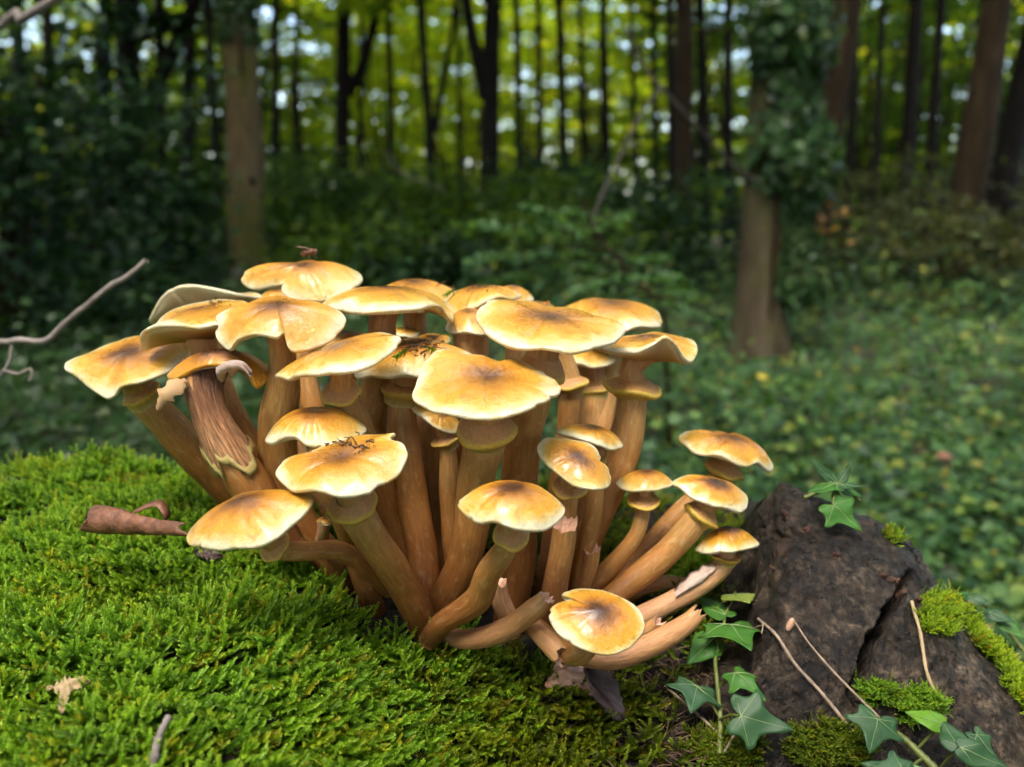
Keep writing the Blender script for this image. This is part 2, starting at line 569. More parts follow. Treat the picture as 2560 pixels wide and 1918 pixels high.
# ------------------------------------------------------------------ ground and log
def Hlog(x, y):
    """height of the log's upper surface"""
    x = np.asarray(x, float); y = np.asarray(y, float)
    s = sstep(-.115, .01, x)
    left = .551 + (y - .29) * .042
    mid = .531 + np.where(y < .43, .42 * (y - .43), .06 * (y - .43))
    z = left * (1 - s) + mid * s
    z = z - .010 * sstep(.05, .16, x)
    V = np.stack([x, y, np.zeros_like(x)], -1).reshape(-1, 3)
    z = z + (.006 * nz(V, 24, 1) + .0035 * nz(V, 60, 2)).reshape(x.shape)
    # the hollow of shade under the middle of the cluster
    z = z - .012 * np.exp(-(((x + .055) / .05) ** 2 + ((y - .45) / .05) ** 2))
    back = np.maximum(0, y - (.60 + .02 * np.sin(x * 9)))
    z = z - 9.0 * back ** 2 - .4 * back
    fr = np.maximum(0, .235 - y)
    z = z - 16 * fr ** 2
    rt = np.maximum(0, x - .19)
    z = z - 14 * rt ** 2
    return z

def build_log():
    xs = np.linspace(-1.1, .34, 300); ys = np.linspace(.02, .86, 190)
    X, Y = np.meshgrid(xs, ys)
    Z = np.maximum(Hlog(X, Y), -.02)
    V = np.stack([X, Y, Z], -1).reshape(-1, 3)
    V[:, 2] += np.where(V[:, 2] > 0, .003 * nz(V, 160, 5), 0)
    q = grid_faces(len(ys), len(xs), closed=False)
    o = mk('fallen_log', V, q, M_BED)
    tag(o, 'fallen log under a thick green moss carpet, carrying the mushroom cluster', 'log')
    return o

GS = 60.0
def build_ground():
    xs = np.concatenate([np.linspace(-GS, -6, 40)[:-1], np.linspace(-6, 6, 140), np.linspace(6, GS, 40)[1:]])
    ys = np.concatenate([np.linspace(-12, -1, 20)[:-1], np.linspace(-1, 10, 140), np.linspace(10, 90, 50)[1:]])
    X, Y = np.meshgrid(xs, ys)
    V = np.stack([X, Y, np.zeros_like(X)], -1).reshape(-1, 3)
    V[:, 2] = .03 * nz(V, 1.1, 11) + .012 * nz(V, 5, 12) - .03
    m, n, l, b = new_mat('forest_floor')
    pos = wpos(n)
    f = noise_tex(n, l, 9, 7, .68, pos)
    r = ramp(n, [(.3, (.010, .010, .005)), (.48, (.026, .028, .010)), (.6, (.048, .036, .018)), (.75, (.085, .055, .03))])
    l.new(f.outputs['Fac'], r.inputs[0]); l.new(r.outputs[0], b.inputs['Base Color'])
    b.inputs['Roughness'].default_value = .9
    bump(n, l, f.outputs['Fac'], .8, .04, b)
    o = mk('ground', V, grid_faces(len(ys), len(xs), closed=False), m)
    tag(o, 'dark forest floor of soil and rotting leaves', kind='structure')

build_ground()
LOG = build_log()

# the weathered stump: a ridge with a steep front face and a long back
RIDGE = [(1380, 1640, .445), (1500, 1615, .45), (1600, 1585, .455), (1720, 1560, .462), (1800, 1500, .468), (1868, 1400, .470), (1905, 1305, .468), (1955, 1236, .462), (2005, 1232, .458), (2110, 1272, .452), (2240, 1330, .450), (2318, 1415, .447), (2368, 1500, .442), (2450, 1605, .435), (2560, 1715, .425), (2760, 1900, .41)]
CRACK = np.array([(2272, 1432), (2250, 1475), (2222, 1530), (2188, 1590), (2160, 1650), (2140, 1700), (2126, 1725)], float)
def build_stump():
    rg = catmull([P(*p) for p in RIDGE], 420)
    n = len(rg)
    rp = proj(rg)[:, 0]
    fb = np.array([P(1540 + (a - 1600) * 1.12, 2060, .345) for a in rp])
    sink = (1 - sstep(1520, 1720, rp)) * .05
    rg[:, 2] -= sink; fb[:, 2] -= sink * 1.3; fb[:, 1] += sink
    rows = []
    for k in np.linspace(0, 1, 40)[:-1]:              # back, from the ground up to the ridge
        bb = rg + np.array([0, .22, 0]); bb[:, 2] = -.02
        q = bb + (rg - bb) * k
        q[:, 2] = bb[:, 2] + (rg[:, 2] - bb[:, 2]) * np.sin(k * math.pi / 2) ** .8
        rows.append(q)
    for k in np.linspace(0, 1, 230):                  # front face
        q = rg + (fb - rg) * k
        q[:, 2] += .016 * math.sin(k * math.pi) - 0.012 * math.exp(-((k) / .05) ** 2) * 0
        q[:, 1] -= .006 * math.sin(k * math.pi)
        rows.append(q)
    for k in np.linspace(0, 1, 12)[1:]:
        q = fb.copy(); q[:, 2] = fb[:, 2] * (1 - k) - .02 * k; q[:, 1] -= .02 * k
        rows.append(q)
    G = np.array(rows)
    V = G.reshape(-1, 3)
    q = grid_faces(len(rows), n, closed=False)
    # normals on the grid
    du = np.gradient(G, axis=1); dv = np.gradient(G, axis=0)
    N = norm(np.cross(du, dv)).reshape(-1, 3)
    N[N[:, 1] > .3] *= 1
    front = (np.arange(len(V)) // n) >= 39
    N = np.where((N[:, 2:3] < 0) & front[:, None], -N, N)
    d = .0024 * nz(V, 22, 21) + .0011 * nz(V, 95, 22) + .0010 * nz(V, 240, 23) + .0008 * nz(V, 520, 27)
    d += -.0016 * np.maximum(0, nz(V * np.array([1, 1, 2.2]), 70, 24)) ** 2
    pp = proj(V)
    # knobbly top
    top = np.exp(-(((pp[:, 0] - 1990) / 70) ** 2 + ((pp[:, 1] - 1275) / 45) ** 2))
    d += top * (.0035 * nz(V, 140, 25) + .002)
    # the long crack and smaller splits
    def groove(poly, wpx, depth):
        poly = np.asarray(poly, float)
        best = np.full(len(pp), 1e9); along = np.zeros(len(pp))
        for i in range(len(poly) - 1):
            a, b_ = poly[i], poly[i + 1]
            ab = b_ - a
            t = np.clip(((pp - a) @ ab) / (ab @ ab), 0, 1)
            dd = np.linalg.norm(pp - (a + t[:, None] * ab), axis=1)
            m_ = dd < best
            best[m_] = dd[m_]; along[m_] = (i + t[m_]) / (len(poly) - 1)
        best = best + 5 * nz(V, 420, 26)
        wv = wpx * (.35 + .65 * np.sin(np.clip(along, .04, .96) * math.pi) ** .5)
        return -depth * (1 - sstep(wv * .55, wv, best)) * front
    d += groove(CRACK, 18, .030)
    d += groove([(1900, 1318), (1950, 1338), (2010, 1345), (2060, 1362)], 7, .004)
    d += groove([(1960, 1300), (1985, 1330), (2020, 1340)], 7, .005)
    d += groove([(2126, 1725), (2135, 1775), (2140, 1830)], 9, .006)
    V = V + N * d[:, None]
    o = mk('tree_stump', V, q, M_WOOD)
    tag(o, 'weathered dark wet stump with a long black crack, ivy and twigs', 'stump')
    r = np.random.RandomState(12)
    for px, py, w_ in ((2232, 1455, 30), (2262, 1478, 24), (2205, 1440, 20), (2020, 1330, 22), (1965, 1290, 18), (2090, 1385, 14), (2292, 1500, 18), (1930, 1420, 14)):
        k = np.argmin((pp[:, 0] - px) ** 2 + (pp[:, 1] - py) ** 2 + np.where(front, 0, 1e9))
        c, nn = V[k], norm(N[k]); m_ = 14
        a = norm(np.cross(nn, [.3, .2, 1])); b_ = np.cross(nn, a)
        th = np.linspace(0, 6.283, m_, endpoint=False)
        rad = w_ * mpp(.42) * .5 * (1 + .32 * r.normal(size=m_))
        e = c + (np.cos(th) * rad)[:, None] * a + (np.sin(th) * rad * .55)[:, None] * b_
        W = np.vstack([e - nn * .003, e + nn * .0016, (c + (e - c) * .6) + nn * (.0026 + .0008 * r.normal(size=m_))[:, None], (c + nn * .0028)[None]])
        tri = np.array([[2 * m_ + i, 2 * m_ + (i + 1) % m_, 3 * m_] for i in range(m_)])
        mk('bark_flake', W, [grid_faces(3, m_), tri], M_FLAKE, o, smooth=False)
    return V, N, pp, front
ST_V, ST_N, ST_PP, ST_FRONT = build_stump()

def on_stump(px, py, lift=0.0):
    """front-face point of the stump seen at a photograph pixel"""
    d = (ST_PP[:, 0] - px) ** 2 + (ST_PP[:, 1] - py) ** 2 + np.where(ST_FRONT, 0, 1e9)
    k = np.argsort(d)[:12]
    y = ST_V[k, 1].mean()
    return P(px, py, y - lift)

def on_log(px, py, lift=0.0):
    """point of the log's surface seen at a photograph pixel (march along the view ray)"""
    Ys = np.linspace(.12, .8, 700)
    u, v = (px - 1280.0) / F, (959.0 - py) / F
    k = Ys / (CP + v * SP)
    x, z = u * k, CAM[2] + (v * CP - SP) * k
    hit = np.nonzero(z <= Hlog(x, Ys) + lift)[0]
    if len(hit):
        return np.array([x[hit[0]], Ys[hit[0]], z[hit[0]]])
    return P(px, py, .5)

# ------------------------------------------------------------------ mushrooms
def ell(cx, cy, a, b, roll=0, seed=0, wob=.05, n=10):
    r = np.random.RandomState(seed + 50)
    pts = []
    for k in range(n):
        th = 2 * math.pi * k / n
        s = 1 + wob * r.normal()
        x, y = a * math.cos(th) * s, -b * math.sin(th) * s
        c_, s_ = math.cos(math.radians(roll)), math.sin(math.radians(roll))
        pts.append((cx + x * c_ - y * s_, cy + x * s_ + y * c_, math.sin(th) * s))
    return pts

CAPV = []
def make_cap(root, rim, Y, rd, seed, tk=1.0, dome=.15, pw=2.2, um=0., dip=0., gd=0., tone=.5, wp=2.5, th=.0024, wav=1.0, cpx=None, mat=None):
    """cap skin and gills through a closed rim line; returns the point under the cap and the cap normal"""
    R0 = rd * mpp(Y)
    ctrl = np.array([P(a, b_, Y + d * R0) for a, b_, d in rim])
    M = 132
    rm = catmull(ctrl, M, closed=True)
    C = rm.mean(0)
    X = rm - C
    nn = np.zeros(3)
    for i in range(M):
        nn += np.cross(X[i], X[(i + 1) % M])
    nn = norm(nn)
    if nn[2] < 0: nn = -nn
    h = X @ nn
    Q = X - h[:, None] * nn
    R = np.linalg.norm(Q, axis=1).mean()
    th = min(th, R * .13)
    rad = norm(Q)
    # fine irregular rim
    ang = np.linspace(0, 2 * math.pi, M, endpoint=False)
    r = np.random.RandomState(seed)
    jag = sum(r.normal() * np.sin(k * ang + r.rand() * 6.28) / k ** .7 for k in range(5, 34)) * .006 * wav
    notch = np.zeros(M); crease = np.zeros(M)
    da = lambda a: np.abs((ang - a + math.pi) % (2 * math.pi) - math.pi)
    if wav > .45:
        for _k in range(r.randint(1, 4)):
            notch += r.uniform(.025, .07) * np.exp(-(da(r.rand() * 6.283) / r.uniform(.04, .09)) ** 2)
        for _k in range(r.randint(2, 5)):
            crease += r.uniform(.012, .035) * np.exp(-(da(r.rand() * 6.283) / r.uniform(.06, .16)) ** 2)
    Q = Q * (1 + jag - notch)[:, None]
    lobes = sum(r.normal() * np.sin(k * ang + r.rand() * 6.28) / k for k in range(3, 9)) * .10 * wav
    h = h + lobes * R * .5
    prof = lambda t: dome * (1 - t ** pw) + um * np.exp(-(t / .24) ** 2) - dip * np.exp(-(t / .36) ** 2)
    ts = 1 - (1 - np.linspace(0.0, 1, 30)) ** 1.35
    ts[0] = .004
    rings, tv = [], []
    fold = sum(r.normal() * np.cos(k * ang + r.rand() * 6.28) / k ** .6 for k in range(4, 13)) * .024 * wav
    for t in ts:
        p = C + Q * t + nn * ((h * t ** wp)[:, None]) + nn * R * prof(t)
        p = p + nn * (R * (fold * t ** 1.5 * (1 - .5 * t ** 6) - crease * np.exp(-((t - .62) / .33) ** 2)))[:, None]
        p = p + nn * (R * .035 * wav * nz(p, 2.6 / R, seed % 40 + 60) * (.35 + .65 * t))[:, None]
        rings.append(p); tv.append(np.full(M, t))
    edge = rings[-1]
    slope = norm(rings[-1] - rings[-3])                     # direction in which the skin runs out
    down = -norm(np.cross(np.cross(slope, nn), slope))
    down = np.where((down @ nn > 0)[:, None], -down, down)
    for a_, b_ in ((.28, .25), (.34, .6), (.12, .92), (-.35, 1.05)):
        rings.append(edge + slope * th * a_ + down * th * b_)
        tv.append(np.full(M, 1.0))
    V = np.vstack(rings)
    T = np.concatenate(tv)
    q = grid_faces(len(rings), M)
    cc = C + nn * R * (dome + um - dip)
    V = np.vstack([V, V[:M].mean(0)[None]])
    CAPV.append(V)
    tri = np.array([[len(V) - 1, (i + 1) % M, i] for i in range(M)])
    mk('cap', V, [q[:, ::-1], tri[:, ::-1]], mat or M_CAP, root, {'t': np.append(T, 0) * tk, 'tone': np.full(len(V), tone),
        'rv': np.vstack([np.stack([np.tile(np.cos(ang), len(rings)) * 2.2, np.tile(np.sin(ang), len(rings)) * 2.2, np.repeat(np.arange(len(rings)) * .012 + seed, M)], 1), [[0, 0, seed]]])})
    # gills: radial blades, running down towards the stem
    Mg = 264
    loop = lambda a: np.stack([np.interp(np.linspace(0, M, Mg, endpoint=False), np.arange(M + 1), np.append(a[:, c], a[0, c])) for c in range(a.shape[1])], 1)
    e2 = loop(rings[-1]); Q2 = loop(Q); h2 = loop(h[:, None])[:, 0]
    gr, gt, gg = [e2], [np.ones(Mg)], [np.zeros(Mg)]
    blade = (np.arange(Mg) % 2).astype(float)
    zedge = (e2 - C) @ nn / R - h2 / R
    for t in np.linspace(.93, .12, 12):
        und = prof(t) * .55 - (th / R + .10 * (1 - t)) - gd * (1 - t) ** 1.0
        p = C + Q2 * t + nn * ((h2 * t ** wp) + R * und)[:, None]
        k = sstep(.93, .6, t)
        p = p - nn * (blade * R * .03 * (.3 + .7 * k))[:, None]
        gr.append(p); gt.append(np.full(Mg, t)); gg.append(1 - blade)
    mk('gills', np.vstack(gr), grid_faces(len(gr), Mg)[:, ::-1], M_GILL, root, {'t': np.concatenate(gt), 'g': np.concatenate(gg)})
    under = C + nn * R * (prof(.1) * .55 - .05 - gd * .55)
    return under, nn, C, R

def make_stem(root, path4, seed, tone=0., mat=None, name='stem', seg=18, n=46, u0=0., u1=1., torn=False):
    """tube through (x, y, z, radius) points from the top down; returns its centre line"""
    p = catmull(path4, n)
    line, rad = p[:, :3].copy(), p[:, 3].copy()
    s = np.concatenate([[0], np.cumsum(np.linalg.norm(np.diff(line, axis=0), axis=1))])
    r = np.random.RandomState(seed)
    wig = np.stack([nz(np.stack([s * 30, s * 0 + seed, s * 0], 1), 1, seed % 9 + 200 + k) for k in range(3)], 1)
    line += wig * rad[:, None] * .10 * np.minimum(1, np.arange(n) / 5.)[:, None]
    V, q, T, A, B, th = tube(line, rad, seg)
    d = nz(V, 120, seed % 11 + 80) * .05 + nz(V, 40, seed % 7 + 95) * .05
    c = np.repeat(line, seg, 0)
    V = c + (V - c) * (1 + d)[:, None]
    u = np.repeat(u0 + (u1 - u0) * s / s[-1], seg)
    a = np.tile(th, n)
    rr = np.repeat(rad, seg)
    st = np.stack([np.cos(a) * rr + seed * .37, np.sin(a) * rr, np.repeat(s, seg)], 1)
    parts_f = [q]
    if torn:                                   # ragged open top
        k = np.arange(seg)
        j = np.abs(r.normal(size=seg)) * .45 + .15
        V[:seg] -= T[0] * (j * rad[0])[:, None]
    Vb = np.vstack([V, line[-1:] + T[-1:] * rad[-1] * .5])
    tri = np.array([[(n - 1) * seg + (i + 1) % seg, (n - 1) * seg + i, len(Vb) - 1] for i in range(seg)])
    mk(name, Vb, [q, tri], mat or M_STEM, root, {'u': np.append(u, 1), 'st': np.vstack([st, st[-1:]]), 'tone': np.full(len(Vb), tone)})
    if torn:
        rim = V[:seg]
        ring1 = line[0] + (rim - line[0]) * .80 + T[0] * rad[0] * .08
        ring2 = line[0] + (rim - line[0]) * .45 + T[0] * rad[0] * (.30 + .25 * r.normal(size=seg))[:, None]
        cen = line[0] + T[0] * rad[0] * .45
        W = np.vstack([rim, ring1, ring2, cen[None]])
        f = grid_faces(3, seg)
        tri = np.array([[2 * seg + i, 2 * seg + (i + 1) % seg, 3 * seg] for i in range(seg)])
        mk('torn_end', W, [f, tri], M_FLESH, root)
    return line, rad, T

def make_ring(root, line, rad, T, py, hwpx, seed, droop=.25, fringe=.5):
    pp = proj(line)
    i = int(np.argmin(np.abs(pp[:, 1] - py)))
    i = max(1, min(len(line) - 3, i))
    c, ax, rs = line[i], -T[i], rad[i]
    ax = norm(ax + np.array([0, -.12, 0]))
    hw = hwpx * mpp(c[1])
    ref = norm(np.cross(ax, [0.3, 1, 0.1])); b2 = np.cross(ax, ref)
    seg = 72
    th = np.linspace(0, 2 * math.pi, seg, endpoint=False)
    r = np.random.RandomState(seed + 5)
    wob = sum(r.normal() * np.sin(k * th + r.rand() * 6.28) / k for k in range(1, 9)) * .07
    dz = sum(r.normal() * np.sin(k * th + r.rand() * 6.28) / k for k in range(1, 7)) * .09
    fr = np.abs(r.normal(size=seg)) * .16 * fringe
    pr = [(rs * .9, droop + .16, 0.), (rs + (hw - rs) * .35, droop * .75 + .05, .12), (rs + (hw - rs) * .75, droop * .3, .28), (hw, 0, .40), (hw * 1.015, -.09, .48), (hw * .95, -.17, .56), (rs + (hw - rs) * .55, -.28, .72), (rs * 1.12, -.46, .86), (rs * 1.07, -.62, 1.0)]
    rings, tv = [], []
    for k, (a, z, t) in enumerate(pr):
        wgt = max(0., (a - rs) / (hw - rs + 1e-9))
        rr = a * (1 + wob * wgt)
        zz = z * hw + dz * hw * wgt
        if k == len(pr) - 1: zz = zz - fr * hw
        rings.append(c + ax * (zz[:, None] if np.ndim(zz) else zz) + rr[:, None] * (np.cos(th)[:, None] * ref + np.sin(th)[:, None] * b2))
        tv.append(np.full(seg, t))
    mk('ring', np.vstack(rings), grid_faces(len(rings), seg), M_RING, root, {'t': np.concatenate(tv)})

def mushroom(label, Y, rd, rim, stem, seed, ring=None, group=None, stone=0., torn=None, **kw):
    b = stem[-1]
    base = P(b[0], b[1], b[2])
    root = thing('mushroom', label, 'mushroom', base, group)
    under, nn, C, R = make_cap(root, rim, Y, rd, seed, **kw)
    w0 = stem[0][3] * mpp(stem[0][2]) / 2
    pts = [np.append(under, w0 * 1.12), ]
    first = P(*stem[0][:3])
    if np.linalg.norm(first - under) < w0 * 1.2:
        stem = stem[1:]
    for a, b_, yy, ww in stem:
        pts.append(np.append(P(a, b_, yy), ww * mpp(yy) / 2))
    e = pts[-1].copy(); dirn = norm(pts[-1][:3] - pts[-2][:3]); e[:3] += dirn * .012 + np.array([0, .004, -.006])
    pts.append(e)
    line, rad, T = make_stem(root, pts, seed, tone=stone)
    if ring: make_ring(root, line, rad, T, ring[0], ring[1], seed, *(ring[2:]))
    return root

G = 'honey mushrooms of the cluster'
MU = []
def M(label, **k):
    k['seed'] = len(MU) + 3
    MU.append(mushroom(label, group=None, **k))
    return MU[-1]

M('golden mushroom with sprawling wavy cap, outermost on the side of the curved grey branch', Y=.47, rd=115, dome=.20, tone=.55, gd=.15,
  rim=[(492, 865, .2), (440, 838, .8), (350, 843, .9), (255, 868, .6), (163, 911, 0), (205, 950, -.4), (259, 991, -.7), (282, 985, -.85), (300, 962, -.9), (350, 950, -.9), (430, 925, -.6)],
  stem=[(345, 960, .475, 78), (372, 1010, .478, 84), (430, 1070, .485, 92), (500, 1150, .492, 92), (560, 1215, .50, 85)], ring=(985, 48, .2))
M('mushroom with upcurled pale rim behind the broad cap with visible gills', Y=.53, rd=95, dome=.02, tone=.3, gd=.32, wp=1.6, wav=.6,
  rim=[(652, 745, -.1), (635, 733, .4), (560, 735, .9), (460, 770, .9), (398, 805, .5), (374, 796, -.1), (385, 770, -.35), (412, 738, -.5), (470, 710, -.7), (535, 717, -.9), (600, 733, -.9)],
  stem=[(520, 830, .53, 60), (545, 950, .525, 66), (640, 1190, .51, 70), (700, 1290, .50, 70)])
M('broad pale mushroom showing its cream gills under a drooping rim', Y=.455, rd=118, dome=.14, um=.05, tone=.12, gd=.40, wp=1.9, wav=.6,
  rim=[(640, 778, 0), (612, 755, .6), (534, 748, 1), (450, 765, .9), (392, 805, .55), (360, 868, .15), (350, 838, -.2), (372, 819, -.55), (425, 811, -.85), (495, 811, -1), (570, 806, -.9), (622, 797, -.5)],
  stem=[(510, 870, .455, 74), (525, 920, .455, 76), (560, 1010, .455, 84), (620, 1120, .455, 86), (700, 1290, .455, 86)])
M('mushroom with a butterfly shaped cap split by a deep front notch', Y=.425, rd=112, dome=.38, pw=2.6, um=.03, tone=.35, wp=2.0,
  rim=[(864, 795, 0), (832, 768, .6), (750, 760, .9), (690, 758, 1), (620, 765, .8), (555, 788, .4), (535, 815, 0), (546, 848, -.3), (571, 868, -.5), (592, 850, -.7), (640, 834, -.85), (688, 838, -.97), (707, 824, -.86), (718, 858, -.92), (738, 872, -.9), (792, 866, -.7), (842, 838, -.4)],
  stem=[(705, 890, .428, 68), (706, 960, .432, 92), (695, 1060, .438, 100), (705, 1180, .445, 98), (760, 1320, .45, 92), (840, 1420, .455, 88)])
M('top mushroom carrying a small fly, with a torn lobe pointing sideways', Y=.50, rd=88, dome=.42, pw=2.6, tone=.35,
  rim=[(905, 698, 0), (890, 680, .5), (827, 676, .9), (765, 680, 1), (715, 690, .8), (650, 674, .5), (601, 690, .1), (622, 712, -.15), (648, 720, -.25), (700, 714, -.4), (712, 706, -.5), (704, 730, -.62), (740, 744, -.9), (808, 747, -1), (875, 725, -.6)],
  stem=[(763, 760, .50, 50), (760, 840, .50, 54), (775, 1000, .495, 60), (900, 1400, .47, 60)])
M('small pale cap peeping out beneath the cap that carries the fly', Y=.55, rd=42, dome=.4, tone=.15,
  rim=ell(693, 743, 43, 12, -3, 1), stem=[(695, 790, .55, 40), (715, 1050, .53, 46), (880, 1400, .49, 50)])
M('wide flat mushroom with grey brown centre beside the cap that carries the fly', Y=.46, rd=140, dome=.24, pw=2.8, um=.04, tone=.25,
  rim=[(1134, 792, 0), (1118, 752, .5), (1050, 735, .9), (960, 728, 1), (880, 732, .8), (825, 743, .4), (800, 757, 0), (818, 771, -.4), (870, 777, -.8), (950, 778, -1), (1040, 771, -.95), (1098, 767, -.6), (1122, 788, -.25)],
  stem=[(957, 800, .46, 70), (958, 880, .46, 68), (935, 1080, .46, 74), (975, 1330, .46, 80), (1040, 1470, .455, 80)])
M('orange brown cap peeping over the wide flat grey centred cap', Y=.53, rd=100, dome=.40, tone=.4,
  rim=[(1152, 742, 0), (1115, 722, .6), (1060, 718, .9), (1000, 718, .9), (950, 728, .6), (930, 748, 0), (980, 765, -.8), (1050, 770, -1), (1120, 762, -.6)],
  stem=[(1040, 800, .53, 60), (1060, 1000, .515, 70), (1110, 1440, .475, 70)])
M('mushroom with bits of moss on its brown centre in the top row', Y=.495, rd=92, dome=.34, pw=2.6, tone=.45,
  rim=[(1302, 738, .2), (1262, 730, .7), (1200, 724, 1), (1140, 730, .7), (1108, 757, .3), (1112, 780, -.1), (1138, 787, -.5), (1180, 765, -.85), (1230, 744, -.95), (1280, 742, -.6)],
  stem=[(1190, 790, .495, 60), (1185, 900, .49, 64), (1160, 1200, .48, 70), (1150, 1450, .47, 70)])
M('small rounded golden cap with cream rim, tucked behind the moss speckled cap', Y=.53, rd=58, dome=.55, tone=.3,
  rim=[(1334, 750, 0), (1322, 735, .6), (1280, 725, 1), (1240, 730, .6), (1225, 746, 0), (1260, 756, -.8), (1300, 758, -.9)],
  stem=[(1285, 790, .53, 50), (1290, 950, .52, 56), (1280, 1440, .48, 60)])
M('golden cap with brownish underside squeezed below the moss speckled cap', Y=.475, rd=78, dome=.55, tone=.4, gd=.45,
  rim=[(1232, 802, 0), (1205, 784, .7), (1160, 780, .9), (1126, 796, .5), (1112, 822, 0), (1140, 830, -.6), (1185, 831, -.9), (1218, 832, -.6)],
  stem=[(1175, 860, .475, 84), (1180, 960, .472, 70), (1160, 1200, .465, 70), (1160, 1450, .455, 70)])
M('sliver of an orange cap showing over the large wavy cap with brown centre', Y=.50, rd=52, dome=.4, tone=.35,
  rim=ell(1345, 775, 52, 14, 6, 4), stem=[(1385, 850, .50, 58), (1424, 960, .50, 60), (1415, 1140, .49, 68), (1370, 1450, .46, 70)], ring=(948, 52, .12))
M('large wavy cap with a brown velvety centre, a torn skirt on its stem', Y=.43, rd=165, dome=.17, dip=.05, pw=2.8, tone=.30, wp=2.0,
  rim=[(1562, 826, 0), (1530, 800, .5), (1450, 778, .85), (1370, 772, 1), (1290, 754, .9), (1243, 747, .7), (1205, 762, .3), (1192, 790, 0), (1225, 840, -.5), (1272, 868, -.8), (1350, 868, -.95), (1435, 878, -1), (1510, 855, -.6)],
  stem=[(1358, 885, .43, 82), (1352, 930, .43, 86), (1318, 1060, .435, 98), (1300, 1200, .44, 98), (1290, 1390, .44, 100), (1280, 1520, .44, 95)], ring=(922, 64, .45, .9))
M('orange brown wavy cap behind the large brown centred cap, against the dark trees', Y=.54, rd=115, dome=.34, pw=2.6, tone=.55,
  rim=[(1656, 805, 0), (1640, 785, .5), (1590, 772, .8), (1520, 768, 1), (1440, 762, .7), (1402, 770, .3), (1392, 787, 0), (1440, 810, -.7), (1520, 828, -1), (1590, 828, -.8), (1640, 818, -.4)],
  stem=[(1525, 850, .54, 60), (1520, 960, .535, 66), (1480, 1200, .51, 70), (1450, 1440, .48, 70)])
M('tall mushroom with a wavy cap turned up on one side and a flat ring', Y=.46, rd=105, dome=.14, um=.05, tone=.35, gd=.35, wp=1.9, wav=.5,
  rim=[(1743, 872, 0), (1732, 850, .5), (1690, 836, .8), (1640, 830, .9), (1590, 838, 1), (1520, 848, .7), (1494, 860, .2), (1490, 866, -.2), (1530, 875, -.7), (1570, 876, -.9), (1597, 874, -1), (1632, 856, -1), (1662, 838, -.9), (1688, 858, -.7), (1710, 893, -.5), (1728, 904, -.3)],
  stem=[(1580, 915, .46, 62), (1578, 950, .46, 68), (1570, 1060, .46, 82), (1545, 1160, .46, 95), (1490, 1270, .455, 105), (1430, 1400, .45, 105), (1390, 1500, .445, 95)], ring=(955, 70, .12, 1.0))
M('pale yellow cap half hidden under the large brown centred cap', Y=.53, rd=70, dome=.35, tone=.2, gd=.2,
  rim=ell(1470, 892, 72, 20, 6, 6), stem=[(1480, 925, .53, 64), (1487, 1000, .53, 72), (1470, 1120, .52, 76), (1430, 1400, .48, 75)], ring=(968, 42, .12))
M('tilted oval honey cap, its raised edge under the wide flat grey centred cap', Y=.405, rd=115, dome=.22, pw=2.6, tone=.3, wav=.8,
  rim=[(999, 852, 0), (990, 836, .4), (950, 830, .8), (870, 852, 1), (790, 890, .9), (722, 924, .5), (690, 940, 0), (703, 943, -.3), (722, 946, -.45), (742, 931, -.7), (820, 932, -1), (899, 922, -1), (960, 888, -.6)],
  stem=[(850, 945, .41, 52), (856, 985, .415, 60), (885, 1040, .42, 74), (920, 1130, .425, 80), (975, 1300, .44, 80), (1040, 1450, .445, 75)], ring=(978, 50, .2, 1.0))
M('dark brown shaded cap between the notched butterfly cap and the tilted oval cap', Y=.47, rd=62, dome=.4, tone=1., 
  rim=ell(868, 852, 66, 18, -4, 8), stem=[(865, 900, .47, 50), (870, 1050, .468, 56), (930, 1380, .46, 60)])
M('domed honey cap littered with a moss sprig and dark crumbs', Y=.445, rd=108, dome=.42, pw=2.6, tone=.45,
  rim=[(1181, 895, 0), (1160, 878, .5), (1110, 866, .8), (1050, 862, 1), (970, 872, .8), (912, 900, .4), (885, 937, 0), (918, 938, -.5), (960, 938, -.9), (1010, 940, -1), (1055, 948, -.9), (1120, 940, -.7), (1165, 918, -.3)],
  stem=[(1012, 955, .447, 84), (1005, 1010, .447, 80), (1008, 1100, .445, 80), (1030, 1250, .44, 85), (1058, 1380, .435, 88), (1065, 1480, .43, 85)], ring=(975, 57, .2))
M('dark purple brown cap glimpsed behind the littered domed cap', Y=.50, rd=40, dome=.2, tone=1.,
  rim=ell(1085, 848, 44, 12, 3, 9), stem=[(1085, 890, .50, 44), (1090, 1050, .495, 50), (1110, 1420, .47, 54)])
M('small pale cap edge glimpsed behind the littered domed cap', Y=.52, rd=40, dome=.25, tone=.15,
  rim=ell(1012, 830, 40, 11, 6, 10), stem=[(1010, 880, .52, 40), (1015, 1050, .51, 46), (1060, 1420, .475, 50)])
M('big wide front cap with folded edge and a broad round skirt below', Y=.395, rd=150, dome=.18, dip=.05, pw=2.8, tone=.38, wp=1.9,
  rim=[(1402, 968, 0), (1372, 935, .45), (1300, 902, .8), (1240, 896, 1), (1165, 886, .9), (1100, 876, .7), (1062, 905, .4), (1042, 955, .15), (1033, 990, -.1), (1072, 1015, -.5), (1120, 1035, -.8), (1190, 1043, -1), (1260, 1040, -.95), (1320, 1026, -.8), (1372, 1003, -.45)],
  stem=[(1212, 1060, .40, 98), (1205, 1120, .405, 102), (1190, 1200, .41, 92), (1180, 1320, .415, 92), (1150, 1420, .42, 92), (1105, 1520, .425, 90)], ring=(1068, 80, .4, 1.0))
